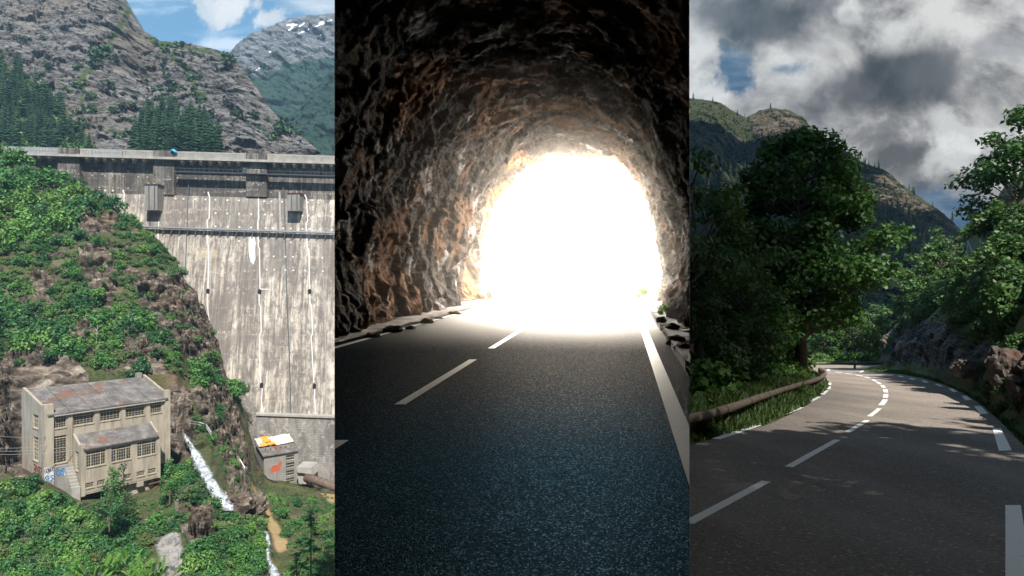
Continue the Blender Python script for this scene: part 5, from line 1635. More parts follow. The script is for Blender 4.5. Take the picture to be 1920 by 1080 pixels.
# thin volume added to give the glow round the mouth
def dust():
    m_, nt, bs = new_mat('mouth glow volume')
    nt.nodes.remove(bs)
    v = nd(nt, 'ShaderNodeVolumePrincipled', None, Color=(1, .90, .78, 1), Density=.0115, Anisotropy=.86)
    nt.links.new(v.outputs[0], nt.nodes['Material Output'].inputs['Volume'])
    m = MB(); w = WEDGE - .002
    a, b = 16.0, 33.0
    m.hexa([(-w * a, a, .52), (w * a, a, .52), (w * a, a, 8.4), (-w * a, a, 8.4)], [(-4.2, b, 1.07), (w * b, b, 1.07), (w * b, b, 9.2), (-4.2, b, 9.2)])
    o = m.build('haze', m_); props(o, 'added volume giving the glow round the tunnel mouth', None, None, 'stuff')
dust()

# ------------------------------------------------------------------ RIGHT: the mountain road
SLOPE = -.1026
def gd(py): return 1.6 * F / (py - 658.0)
def G(px, py, up=0.0):
    d = gd(py)
    return np.array([(px - 960) / F * d, d, SLOPE * d + up])
def Gz(y): return SLOPE * y

def poly_sheet(name, pts, mat, parent=None):
    me = bpy.data.meshes.new(name)
    me.from_pydata([tuple(map(float, p)) for p in pts], [], [tuple(range(len(pts)))]); me.update()
    if me.polygons[0].normal.z < 0: me.flip_normals()
    return link(name, me, mat, parent)

LE = [(1292.8, 835), (1330, 825), (1400, 807), (1440, 796), (1480, 778), (1515, 759), (1540, 741), (1551, 733), (1556, 725), (1553, 715), (1543, 705), (1531, 697), (1522, 690.5), (1517, 687)]
RE = [(2300, 1080), (2050, 940), (1960, 868), (1915, 832), (1880, 795), (1845, 763), (1810, 739), (1770, 721), (1730, 709), (1690, 702), (1652, 698.5), (1622, 697), (1616, 694.5), (1624, 691), (1640, 687.5), (1662, 685.5)]
le = [G(*p) for p in LE]; re_ = [G(*p) for p in RE]
near_l = [np.array([.28936 * y, y, Gz(y)]) for y in (1.2, 3, 6, 9)]
far = [G(1690, 684.2), G(1600, 684.2), G(1500, 685)]
near_r = [np.array([9, 1.2, Gz(1.2)]), np.array([9, 4, Gz(4)])]
outline = near_l + le + far[::-1] + re_[::-1] + near_r[::-1]
RD = poly_sheet('road', outline, MT['asphalt_road']); props(RD, 'curving two lane mountain road with white dashes', None, None, 'structure')
# earth the road lies on
yy = np.concatenate([np.linspace(.8, 60, 150), np.linspace(61, 150, 60)])
xx = np.linspace(0, 1, 120)
Yg, Tg = np.meshgrid(yy, xx, indexing='ij')
Xg = .28938 * Yg + Tg * (14 + 1.05 * Yg)
Zg = SLOPE * np.minimum(Yg, 115) - .03
# left of the road the ground drops away to the river
lx = np.where(Yg < le[0][1], .2897 * Yg, np.interp(Yg, [p[1] for p in le], [p[0] for p in le]))
drop = sstep(2.0, 9.0, lx - Xg) * (Yg < 90)
Zg = Zg - 2.6 * drop * sstep(8, 14, Yg)
hump = sstep(.25, 1.0, lx - Xg) * (1 - sstep(2.2, 3.2, lx - Xg))
Zg = Zg + .10 * hump + .10 * fbm(np.stack([Xg, Yg, 0 * Xg], -1), 4, 77) * sstep(.3, 1.5, lx - Xg)
o = link('ground', fast_mesh('ground', np.stack([Xg, Yg, Zg], -1).reshape(-1, 3), grid_faces(210, 120)), MT['soil']); props(o, 'turf and earth under the mountain road', None, None, 'structure')

def ribbon_pts(pts, w):
    """mark of ground width w along ground points"""
    pts = [np.array(p) for p in pts]; L, Rr = [], []
    for i, p in enumerate(pts):
        t = pts[min(i + 1, len(pts) - 1)] - pts[max(0, i - 1)]; t[2] = 0; t /= np.linalg.norm(t)
        n = np.array([-t[1], t[0], 0])
        L.append(p + n * w / 2); Rr.append(p - n * w / 2)
    return L + Rr[::-1]
def dash(name, pix, w):
    pts = [G(x, y) for x, y in pix]
    q = ribbon_pts(pts, w)
    q = [np.array([p[0], p[1], Gz(p[1]) + .006]) for p in q]
    poly_sheet(name, q, MT['paint'], RD)
def quad(name, pix):
    poly_sheet(name, [np.array([p[0], p[1], Gz(p[1]) + .006]) for p in (G(*a) for a in pix)], MT['paint'], RD)
for pix in ([(1290, 981.5), (1437, 903)], [(1479, 876), (1525, 850), (1570, 825)], [(1588, 811.5), (1607, 800), (1626, 788.5)], [(1630, 781), (1641, 773), (1649, 766)]):
    dash('centre_dash', pix, .11)
for pix in ([(1652, 760), (1657, 754), (1660, 749)], [(1660, 746), (1661.3, 739)], [(1661, 736), (1660, 730)], [(1658, 727), (1653.5, 722.5)], [(1651, 720.5), (1645, 716.5)], [(1643, 715.2), (1636, 711.8)], [(1633, 710.5), (1622, 706.8)], [(1618, 705.7), (1604, 702.8)], [(1598, 701.8), (1585, 700)], [(1578, 699), (1566, 697)], [(1556, 695.5), (1551, 693.5), (1556, 692)]):
    dash('centre_dash', pix, .15)
for pix in ([(1342, 823.5), (1380, 811.5), (1421, 797.5)], [(1468, 777.5), (1502, 764)], [(1518, 753), (1536, 744)], [(1541, 740), (1545, 737), (1550, 732)], [(1553, 730), (1554.5, 724.5)], [(1555, 722), (1555.5, 717.5)], [(1552, 714), (1549, 710.5)]):
    dash('edge_dash', pix, .16)
for pix in ([(1885, 1110), (1885, 948), (1914, 948), (1938, 1110)], [(1861, 804), (1877, 803.5), (1897, 845), (1873, 846)], [(1826, 761.5), (1839, 761.5), (1853, 776), (1838, 776.5)], [(1802, 742), (1812, 742), (1822, 750), (1810, 750.5)],
            [(1778, 729), (1786, 728.6), (1796, 734.5), (1787, 735)], [(1752, 720.5), (1758, 720), (1769, 724.3), (1762, 724.8)], [(1727, 714), (1733, 713.6), (1742, 717.4), (1736, 717.8)], [(1703, 709.5), (1709, 709), (1718, 711.8), (1711, 712.2)], [(1682, 705), (1688, 704.6), (1696, 706.6), (1690, 707)]):
    quad('edge_dash', pix)
dash('edge_dash', [(1613, 698.5), (1617, 696), (1626, 692.5)], .2)

# log guard rail and posts
def gr_pt(px, py, up):      # log centre seen at px, py, standing 'up' above the road plane
    d = (1.6 - up) * F / (py - 658.0)
    return np.array([(px - 960) / F * d, d, SLOPE * d + up])
def guard(pix, up, r, label, every):
    pts = [gr_pt(x, y, up) for x, y in pix]
    t = empty('guard_rail', [pts[0][0], pts[0][1], pts[0][2] - up]); props(t, label, 'guard rail')
    inv = Matrix.Translation(-t.location)
    # resample
    seg = [np.linalg.norm(b - a) for a, b in zip(pts[:-1], pts[1:])]; cum = np.concatenate([[0], np.cumsum(seg)])
    def at(s): return np.array([np.interp(s, cum, [p[k] for p in pts]) for k in range(3)])
    s = 0; k = 0; rg = np.random.default_rng(len(pix))
    while s < cum[-1] - .3:
        e = min(s + every, cum[-1])
        q = [at(s + (e - s) * f) for f in np.linspace(0, 1, 7)]
        m = MB(); m.tube(q, [r * rg.uniform(.92, 1.08) for _ in q], 10)
        o = m.build('rail_log', MT['log'], t, True); o.matrix_parent_inverse = inv
        b = at(s + .25); m = MB(); m.tube([b - np.array([.03, -.1, up + .5]), b + np.array([-.03, .1, .05])], r * .85, 8)
        o = m.build('post', MT['log'], t, True); o.matrix_parent_inverse = inv
        s += every + .02; k += 1
guard([(1282, 788), (1330, 777), (1375, 763), (1420, 747), (1462, 733), (1500, 721), (1525, 714), (1540, 708), (1547.5, 701), (1545, 695.5), (1537, 691.5)], .42, .085, 'weathered log guard rail curving along the left road edge', 2.4)
guard([(1515, 681), (1560, 681.3), (1600, 681.2), (1660, 680.4)], .50, .11, 'low far guard rail across the road bend', 4.0)

# --- the cut bank on the right
BK = [  # base (px,py), rock foot behind verge, rock top, crest, far crest : each (px, py, depth)
    [(1644, 689.5, 58), (1646, 684, 60), (1668, 640, 63), (1692, 596, 66), (1735, 520, 80), (1800, 440, 100)],
    [(1690, 697.5, 46.5), (1690, 690, 48), (1702, 650, 50), (1735, 588, 52.5), (1790, 500, 66), (1850, 400, 84)],
    [(1745, 709, 36), (1742, 697, 38), (1752, 655, 39.5), (1785, 590, 42), (1835, 450, 54), (1890, 350, 68)],
    [(1800, 731, 25.2), (1800, 712, 27), (1806, 668, 28), (1836, 610, 30), (1880, 420, 40), (1930, 320, 52)],
    [(1848, 757, 18.6), (1848, 738, 20), (1856, 690, 21), (1880, 630, 22.5), (1930, 400, 31), (1985, 300, 40)],
    [(1895, 797, 13.2), (1900, 770, 14.5), (1912, 700, 15.2), (1935, 640, 16.5), (2000, 380, 24), (2060, 280, 32)],
    [(2000, 890, 7.9), (2010, 850, 9), (2030, 720, 9.8), (2060, 640, 11), (2160, 330, 17), (2260, 220, 24)],
    [(2200, 1050, 4.7), (2215, 1000, 5.6), (2240, 760, 6.4), (2290, 640, 7.5), (2420, 300, 13), (2550, 150, 19)]]
def bank():
    us = np.linspace(0, len(BK) - 1, 260)
    W = smooth_u(interp_stations(PA(BK), us), 5)
    Gd = loft(W, [14, 50, 50, 60, 30])
    n = np.array([-.75, -.45, .35])
    q = Gd * np.array([.35, .35, .30])
    n1 = fbm(q, 4, 61, .55, True); n2 = fbm(Gd * .9, 4, 67, .6, True); n3 = fbm(Gd * .22, 3, 71)
    v = np.arange(Gd.shape[1])
    rock = np.exp(-((v - 62) / 42.0) ** 4)[None]
    dist = np.clip(Gd[..., 1] / 40, .35, 1.2)
    fc = facet(Gd * .75 + n2[..., None] * .25, 81) * .55 + facet(Gd * 2.0 + n2[..., None] * .25, 85) * .22
    dsp = (fc * rock + n1 * (.3 + .35 * rock) + n2 * (.10 + .35 * rock) + n3 * .6) * dist * sstep(3, 16, v)[None]
    G2 = Gd + n * dsp[..., None]
    me = fast_mesh('bank', G2.reshape(-1, 3), grid_faces(*G2.shape[:2]))
    set_attr(me, 'veg', np.clip(1.0 - 1.05 * rock + .35 * n3 + 0 * n1, 0, 1))
    o = link('hill', me, MT['bank']); props(o, 'rust stained rock cutting and steep bank right of the road', None, None, 'structure')
    return G2
BANKG = bank(); BANK = Surf(BANKG)
def face_boulder(px, py, d, s, seed, label):
    return boulder('boulder', P(px, py, d), [k * .72 for k in s], seed, MT['bank'], label)
face_boulder(1812, 690, 22.5, (.6, .5, .45), 5, 'dark orange stained boulder below the bank, under netting')
face_boulder(1885, 690, 16.0, (.5, .45, .65), 8, 'big dark boulder bulging at the right edge of the road view')
face_boulder(1925, 720, 13.0, (.42, .4, .5), 12, 'nearest dark boulder at the foot of the bank')
face_boulder(1762, 660, 36.5, (1.0, .7, .8), 15, 'broad rust streaked rock in the middle of the cutting')
face_boulder(1700, 660, 47.5, (.8, .7, 1.2), 18, 'grey upright rock at the far end of the cutting')

# rockfall netting: wires draped over the rock, and the fence strung up the slope
def net_on(surf, x0, x1, v0, v1, step_u, step_v, r, label):
    t = empty('rockfall_net', surf[x0, v0]); props(t, label, 'net'); m = MB()
    nrm = np.array([-.62, -.62, .35]) * .22
    for u in range(x0, x1, step_u): m.tube([surf[u, v] + nrm * (1 + .4 * math.sin(v * .9 + u)) for v in range(v0, v1, 5)], r, 3, False)
    for v in range(v0, v1, step_v): m.tube([surf[u, v] + nrm * (1 + .4 * math.sin(v * .9 + u)) for u in range(x0, x1, 3)], r, 3, False)
    o = m.build('mesh', MT['net'], t); o.matrix_parent_inverse = Matrix.Translation(-t.location)
net_on(BANKG, 6, 74, 18, 112, 2, 4, .005, 'grey rockfall net draped over the far half of the cutting')
net_on(BANKG, 76, 128, 18, 112, 2, 4, .0035, 'grey rockfall net draped over the middle of the cutting')
net_on(BANKG, 128, 186, 18, 100, 2, 4, .0022, 'grey rockfall net draped over the near boulders')
def fence_net():
    t = empty('rockfall_fence', P(1800, 560, 46)); props(t, 'tall wire rockfall fence strung up the right bank on steel posts', 'fence')
    inv = Matrix.Translation(-t.location)
    bot = [(1785, 620, 44), (1812, 545, 45), (1840, 520, 44), (1870, 500, 42), (1905, 455, 39)]
    top = [(1796, 560, 44), (1815, 452, 45), (1846, 410, 43.5), (1872, 375, 41.5), (1898, 345, 38.5)]
    b = PA(bot); tp = PA(top)
    us = np.linspace(0, 4, 46); i0 = np.clip(us.astype(int), 0, 3); fr = (us - i0)[:, None]
    B = b[i0] * (1 - fr) + b[i0 + 1] * fr; T = tp[i0] * (1 - fr) + tp[i0 + 1] * fr
    m = MB()
    for k in range(46):
        m.tube([B[k] + (T[k] - B[k]) * f + np.array([0, .25 * math.sin(f * 3.1), 0]) for f in np.linspace(0, 1, 6)], .009, 3, False)
    for f in np.linspace(0, 1, 16):
        m.tube([B[k] + (T[k] - B[k]) * f + np.array([0, .25 * math.sin(f * 3.1), 0]) for k in range(0, 46, 3)], .009, 3, False)
    o = m.build('mesh', MT['net'], t); o.matrix_parent_inverse = inv
    for (a, c) in (((1826, 476, 44), (1815, 452, 44.6)), ((1888, 405, 40.5), (1870, 374, 41.0))):
        m = MB(); m.tube([P(*a), P(*c)], .075, 6); o = m.build('post', MT['steel_grey'], t); o.matrix_parent_inverse = inv
    for (a, c) in (((1815, 452, 44.6), (1800, 600, 43)), ((1846, 410, 43.5), (1812, 610, 42.5)), ((1870, 374, 41), (1828, 560, 43)), ((1825, 470, 44), (1795, 640, 42)), ((1815, 452, 44.6), (1872, 374, 41))):
        m = MB(); m.tube([P(*a), P(*c)], .028, 4); o = m.build('cable', MT['wire'], t); o.matrix_parent_inverse = inv
fence_net()

# --- the mountain beyond
def veg_r(px, py, n):
    v = .68 + 0 * px
    v = v - .35 * inpoly(px, py, [(1590, 330), (1660, 330), (1800, 430), (1790, 470), (1700, 400), (1600, 380)])
    v = v - .3 * inpoly(px, py, [(1400, 205), (1480, 210), (1530, 260), (1420, 260)])
    v = v - .6 * near_line(px, py, [(1348, 262), (1338, 300), (1330, 350)], 5) - .5 * near_line(px, py, [(1360, 258), (1385, 268)], 8) - .6 * near_line(px, py, [(1412, 300), (1412, 350)], 4)
    v = v - .5 * inpoly(px, py, [(1325, 418), (1350, 416), (1355, 440), (1330, 445)])
    v = v - .4 * near_line(px, py, [(1640, 425), (1650, 435)], 5) - .4 * near_line(px, py, [(1585, 330), (1595, 318)], 5)
    v = v + .5 * inpoly(px, py, [(1600, 500), (1700, 480), (1700, 620), (1600, 620)])
    return v
M2 = mountain('mountain', [(1180, 200, 620), (1240, 190, 620), (1293, 186, 620), (1337, 189, 620), (1352, 194, 620), (1372, 207, 630), (1398, 221, 640), (1424, 208, 640), (1447, 203, 640), (1478, 207, 630), (1504, 221, 610), (1524, 241, 590), (1546, 262, 560), (1574, 278, 540), (1600, 294, 520), (1625, 308, 500), (1658, 321, 480), (1690, 346, 460), (1724, 370, 440), (1758, 393, 420), (1800, 430, 400), (1860, 486, 380), (1960, 580, 360)],
              668, 145, 600, MT['mount_road'], 10, 340, 300, 'dark forested mountain with brown rocky crest beyond the road', veg_r, 91, None, (0, 150, -120), freq=.016, curve=1.2, strat=(-1.0, .3))
NR = []
for i in range(4):
    me = conifer_mesh('needles', 700 + i, 10, 8, .4, (.17, .2, .23, .19)[i]); me.materials.append(MT['needle_road']); NR.append(me)
rr_ = random.Random(9)
FOREST = [(1293, 300), (1335, 300), (1330, 340), (1350, 290), (1400, 280), (1420, 265), (1500, 262), (1545, 275), (1600, 310), (1625, 312), (1600, 370), (1580, 350), (1600, 400), (1690, 400), (1740, 445), (1765, 470), (1760, 500), (1700, 500), (1640, 500), (1600, 560), (1293, 560)]
fp = scatter(FOREST, 1500, 3.6, rr_)
fp.sort(key=lambda p: -M2.at(*p)[1])
rest = fp[:-115]
for (x, y) in fp[-115:]:
    p = M2.at(x, y); p = p + (np.array([0, 0, CZ]) - p) * .01
    s = rr_.uniform(7.5, 12) * (.75 + p[1] / 1600)
    put('conifer_tree', rr_.choice(NR), p - np.array([0, 0, .8]), s, 'dark conifer in the forest on the mountain beyond the road', 'tree', 'conifers of the forest on the mountain beyond the road', rr_)
tmp = [np.zeros((len(me.vertices), 3), np.float32) for me in NR]; tf = []
for me, t_ in zip(NR, tmp):
    me.vertices.foreach_get('co', t_.ravel() if False else t_.reshape(-1)); a = np.zeros(len(me.loops), np.int32); me.loops.foreach_get('vertex_index', a); tf.append(a.reshape(-1, 4))
DOT = []
for me in bushes('dot'):
    v = np.zeros(len(me.vertices) * 3, np.float32); me.vertices.foreach_get('co', v); DOT.append(v.reshape(-1, 3))
Vs, Fs, nb = [], [], 0
for (x, y) in rest:
    p = M2.at(x, y); p = p + (np.array([0, 0, CZ]) - p) * .01
    k = rr_.randrange(4); s = rr_.uniform(8, 13)
    a = rr_.uniform(0, 6.28); Rm = np.array([[math.cos(a), -math.sin(a), 0], [math.sin(a), math.cos(a), 0], [0, 0, 1]])
    Vs.append((tmp[k] @ Rm.T) * s + p - np.array([0, 0, .8])); Fs.append(tf[k] + nb); nb += len(tmp[k])
o = link('forest', fast_mesh('forest', np.concatenate(Vs), np.concatenate(Fs)), MT['needle_road']); props(o, 'far dark conifer forest on the upper mountain', None, None, 'stuff')
for (x, y) in [(1337, 186), (1300, 182), (1396, 216), (1383, 213), (1445, 200), (1463, 235), (1470, 228), (1360, 230), (1378, 250), (1640, 315), (1647, 312), (1706, 352), (1712, 358), (1715, 362), (1750, 386), (1786, 412), (1572, 272), (1560, 268), (1595, 288), (1603, 292), (1610, 297), (1620, 303), (1630, 310), (1700, 385), (1660, 345), (1640, 350), (1720, 400), (1690, 425)]:
    p = M2.at(x, y + 3); s = rr_.uniform(4.5, 8)
    put('conifer_tree', rr_.choice(NR), p - np.array([0, 0, .5]), s, 'lone conifer on the skyline or crags of the mountain beyond the road', 'tree', 'lone conifers on the mountain crest beyond the road', rr_)
sv = []
for (x, y) in scatter([(1293, 195), (1340, 192), (1400, 224), (1447, 206), (1505, 224), (1545, 266), (1625, 312), (1690, 350), (1795, 432), (1780, 470), (1600, 400), (1520, 300), (1293, 330)], 900, 3.4, rr_):
    p = M2.at(x, y); s = rr_.uniform(.8, 2.6)
    k = rr_.random() < .25
    a = rr_.uniform(0, 6.28); ca_, sa_ = math.cos(a), math.sin(a); Rz = np.array([[ca_, sa_, 0], [-sa_, ca_, 0], [0, 0, 1]])
    if k: v = tmp[rr_.randrange(4)] @ Rz * s * 2.2
    else: v = DOT[rr_.randrange(3)] @ Rz * s - np.array([0, 0, s * .3])
    sv.append(v + p)
V = np.concatenate(sv)
o = link('undergrowth', fast_mesh('undergrowth', V, np.arange(len(V)).reshape(-1, 4)), MT['needle_road']); props(o, 'dark scrub dotted over the upper mountain', None, None, 'stuff')
for (x, y) in scatter([(1610, 490), (1695, 485), (1690, 600), (1600, 600)], 26, 8, rr_):
    p = M2.at(x, y); s = rr_.uniform(1.6, 3.2)
    put('shrub', rr_.choice(bushes('dot')), p - np.array([0, 0, s * .3]), s, 'small round shrub on the olive grass slope beyond the road bend', 'shrub', 'shrubs on the grass slope beyond the road bend', rr_)

# --- broadleaf trees
def tree_parts(seed, h, spread, trunk_h, leaf, per, nclump, mat, lean=(0, 0), shape=None, tr=.16):
    """returns trunk mesh and crown mesh of a broadleaf tree h metres high"""
    rg = np.random.default_rng(seed)
    tb = MB(); top = np.array([lean[0] * h, lean[1] * h, h * .9])
    knees = [np.array([lean[0] * h * f + rg.normal() * .12, lean[1] * h * f + rg.normal() * .12, h * f]) for f in (.18, .38, .6, .78)]
    tb.tube([np.array([0, 0, -1.2]), np.array([0, 0, .3])] + knees + [top], [tr * 1.35, tr * 1.1, tr, tr * .8, tr * .5, tr * .3, .03], 9)
    cl = []
    for i in range(nclump):
        f = rg.uniform(0, 1)
        z = trunk_h + (h - trunk_h) * f
        env = spread * (shape(f) if shape else math.sin(math.pi * min(1, .12 + .84 * f)) ** .7)
        a = rg.uniform(0, 2 * math.pi); r = env * rg.uniform(.25, 1) ** .6
        c = np.array([lean[0] * z + r * math.cos(a), lean[1] * z + r * math.sin(a), z])
        s = spread * rg.uniform(.20, .36) * (1.1 - .35 * f)
        cl.append((c, np.array([1.1, 1.1, .72]) * s))
        st_ = np.array([lean[0] * z, lean[1] * z, max(trunk_h * .7, z - r * .55 - .3)])
        if rg.random() < .7:
            tb.tube([st_, (st_ + c) / 2 + np.array([0, 0, -.1]), c], [tr * .32, tr * .2, .02], 5, False)
    c, n = crown_pts(rg, cl, per)
    V, Fq = leaf_quads(rg, c, n, leaf)
    me = tb.mesh('trunk', True); me.materials.append(MT['bark'])
    cm = fast_mesh('crown', V, Fq); cm.materials.append(mat)
    return me, cm
def trim(me, M):
    """copy of a crown without the leaves that would grow into the tunnel rock"""
    v = np.zeros(len(me.vertices) * 3, np.float32); me.vertices.foreach_get('co', v); v = v.reshape(-1, 3)
    A = np.array(M); w = v @ A[:3, :3].T + A[:3, 3]
    ok = (w[:, 0] > .2898 * w[:, 1]).reshape(-1, 4).all(1)
    if ok.all(): return me
    q = v.reshape(-1, 4, 3)[ok]
    n = fast_mesh('crown', q, np.arange(len(q) * 4).reshape(-1, 4)); n.materials.append(me.materials[0])
    return n
def trim_trunk(me, M):
    bm = bmesh.new(); bm.from_mesh(me)
    out = [v for v in bm.verts if (M @ v.co).x < .2898 * (M @ v.co).y]
    if not out: bm.free(); return me
    bmesh.ops.delete(bm, geom=out, context='VERTS')
    n = me.copy(); bm.to_mesh(n); bm.free(); return n
def plant_tree(meshes, loc, sc, rz, label, group=None, nm='broadleaf_tree'):
    t = empty(nm, loc, rz); t.scale = (sc, sc, sc) if not hasattr(sc, '__len__') else sc; props(t, label, 'tree', group)
    s3 = (sc, sc, sc) if not hasattr(sc, '__len__') else sc
    M = Matrix.Translation([float(v) for v in loc]) @ Matrix.Rotation(rz, 4, 'Z') @ Matrix.Diagonal((*s3, 1))
    for n_, me in zip(('trunk', 'crown'), meshes):
        me = trim(me, M) if n_ == 'crown' else trim_trunk(me, M)
        c = bpy.data.objects.new(n_, me); COL.objects.link(c); c.parent = t
    return t
# the big tree by the bend
big = tree_parts(21, 13.2, 3.4, 3.6, .135, 340, 140, MT['leaf_road'], (-.03, 0), lambda f: 1.05 * (1 - f) ** .5 * (.55 + .9 * min(1, f * 3.2)) + .12, .24)
plant_tree(big, (15.5, 32.6, Gz(32.6) - .25), 1, 0, 'tall dark broadleaf tree with thick trunk at the road bend')
t2 = tree_parts(22, 10.5, 1.35, 6.0, .13, 240, 36, MT['leaf_road'], (.02, 0), None, .2)
plant_tree(t2, (16.9, 36.0, Gz(36) - .25), 1, 0, 'second dark trunk right behind the tall tree at the bend')
t3 = tree_parts(23, 9.2, 3.0, .9, .12, 330, 70, MT['leaf_road'], (0, 0), lambda f: .55 + .6 * math.sin(math.pi * min(1, f * .9 + .1)), .15)
t4 = tree_parts(24, 8.0, 2.6, .5, .11, 330, 64, MT['leaf_road'], (0, 0), lambda f: .75 + .35 * math.sin(math.pi * f), .13)
for (px, d, hp, me, lab) in ((1300, 19.5, 560, t3, 'leafy dark tree at the left edge, lower trees beside it'), (1350, 24, 500, t4, 'dense dark tree second from the tunnel side behind the log rail'), (1345, 27, 480, t3, 'bushy tree standing just left of the tall tree'), (1398, 31, 505, t4, 'low dark tree in front of the tall tree on its left'), (1330, 34, 465, t4, 'farther dark tree between the left edge and the tall tree'), (1285, 25, 470, t3, 'dark tree cut by the tunnel rock at the left'), (1405, 38, 440, t3, 'broad dark tree behind the left side of the tall tree')):
    b = np.array([(px - 960) / F * d, d, Gz(d) - 2.2]); top = CZ + (540 - hp) / F * d
    s = (top - b[2]) / (9.2 if me is t3 else 8.0)
    plant_tree(me, b, s, px * .37, lab)
# crown of the close tree hanging in at the upper left
t5 = tree_parts(25, 8.6, 2.6, 4.0, .11, 240, 40, MT['leaf_road'], (-.02, 0), None, .16)
plant_tree(t5, ((1298 - 960) / F * 22, 22, Gz(22) - 2.2), (1.0, 1.0, 1.26), 1.0, 'tall thin tree at the upper left with leaves against the sky')
# undergrowth left of the rail
for k, (px, py, s) in enumerate([(1300, 775, 1.3), (1330, 762, 1.2), (1360, 750, 1.3), (1390, 738, 1.2), (1415, 728, 1.3), (1440, 720, 1.4), (1465, 712, 1.3), (1490, 712, .8), (1310, 735, 1.7), (1350, 722, 1.7), (1390, 712, 1.8), (1430, 702, 1.8), (1300, 710, 2.0), (1345, 698, 2.0), (1400, 690, 2.0), (1488, 712, .7), (1535, 703, .45)]):
    d = 14 + (px - 1293) * .085 + (780 - py) * .05
    loc = np.array([(px - 960) / F * d, d, CZ + (540 - py) / F * d])
    loc[2] -= s * .75
    me = bushes('road')[k % 4]
    put('bush', me, loc, (s, s, s * 1.05), 'dark leafy undergrowth bush behind the log guard rail', 'bush', 'dark undergrowth bushes behind the log guard rail', rr_)
# trees across the bend
t6 = tree_parts(31, 7.2, 2.5, 2.2, .17, 190, 34, MT['leaf_bank'], (0, 0), None, .14)
t7 = tree_parts(32, 6.4, 2.2, 1.6, .17, 190, 30, MT['leaf_bank'], (0, 0), None, .12)
for k, (px, d, hp) in enumerate(((1545, 76, 600), (1575, 78, 590), (1602, 75, 585), (1630, 78, 588), (1655, 76, 600), (1672, 74, 612), (1590, 88, 575), (1640, 90, 572), (1560, 92, 582))):
    b = np.array([(px - 960) / F * d, d, Gz(d) - .1]); top = CZ + (540 - hp) / F * d
    me = (t6, t7)[k % 2]; s = (top - b[2]) / (7.2, 6.4)[k % 2]
    plant_tree(me, b, (s * 1.15, s * 1.15, s), k * 1.3, 'mid green roadside tree with slim trunk across the far bend', 'trees across the far bend of the road')
for k, (px, py, d) in enumerate(((1540, 672, 74), (1570, 670, 75), (1600, 670, 74), (1625, 671, 73), (1650, 668, 71))):
    p = P(px, py, d); put('bush', bushes('road')[k % 4], p - np.array([0, 0, 1.0]), 1.6, 'low dark bush behind the far guard rail', 'bush', 'low bushes behind the far guard rail', rr_)
# trees and bushes up the right bank
t8 = tree_parts(41, 7.0, 2.6, .8, .16, 230, 46, MT['leaf_bank'], (0, 0), lambda f: .7 + .4 * math.sin(math.pi * f), .13)
for (px, brow, trow, d, lab) in ((1728, 610, 500, 66, 'rounded light green tree at the far top of the cutting'), (1765, 590, 465, 62, 'green tree rising behind the rounded one on the bank'), (1795, 560, 430, 70, 'farthest green tree on the bank below the sky gap'), (1770, 610, 520, 52, 'yellow green tree above the middle of the cutting'), (1840, 610, 495, 33, 'dark green bushy tree leaning over the near cutting'), (1872, 600, 470, 30, 'dense green tree high on the near bank'), (1715, 590, 520, 72, 'small tree at the foot of the mountain slope'), (1905, 560, 380, 36, 'leafy tree at the right edge of the bank')):
    b = P(px, brow, d); h = (brow - trow) / F * d
    plant_tree(t8, b - np.array([0, 0, .6]), (h + .6) / 7.0 * 1.02, px, lab)
t9 = tree_parts(45, 9.5, 3.0, 2.6, .135, 230, 66, MT['leaf_road'], (-.03, 0), None, .17)
plant_tree(t9, P(1915, 520, 42), (1.25, 1.25, 1.18), 2.1, 'tall tree with open crown against the clouds at the upper right')
for k, (x, y, s) in enumerate([(1830, 650, .8), (1850, 630, 1.0), (1880, 640, .9), (1900, 610, 1.0), (1870, 610, 1.1), (1905, 660, .8), (1845, 700, .6), (1868, 725, .55), (1830, 705, .5), (1895, 735, .5), (1915, 760, .5), (1915, 560, 1.3), (1890, 560, 1.3), (1862, 575, 1.1), (1840, 590, 1.1), (1815, 600, 1.0), (1795, 615, .9), (1745, 590, 1.4), (1720, 600, 1.5), (1700, 612, 1.3), (1680, 640, 1.1), (1668, 660, .9), (1850, 545, 1.4), (1880, 520, 1.5), (1910, 500, 1.5), (1895, 470, 1.6), (1780, 560, 1.7), (1760, 570, 1.6), (1855, 742, .4), (1880, 770, .4), (1840, 730, .35)]):
    p = BANK.at(x, y); s *= (.8 if p[1] < 25 else 1.0)
    put('bush', bushes('bank')[k % 4], p - np.array([0, 0, s * .35]), s, 'green bush rooted in the rocky bank right of the road', 'bush', 'bushes rooted in the rocky bank right of the road', rr_)

for (x, y) in scatter([(1700, 560), (1760, 500), (1800, 520), (1850, 470), (1920, 400), (1920, 600), (1860, 600), (1800, 590), (1740, 590)], 45, 12, rr_):
    p = BANK.at(x, y); s = rr_.uniform(.8, 1.5) * (.7 + p[1] / 80)
    put('bush', bushes('bank')[rr_.randrange(4)], p - np.array([0, 0, s * .35]), s, 'green bush on the steep upper slope above the rock cutting', 'bush', 'bushes on the steep slope above the rock cutting', rr_)
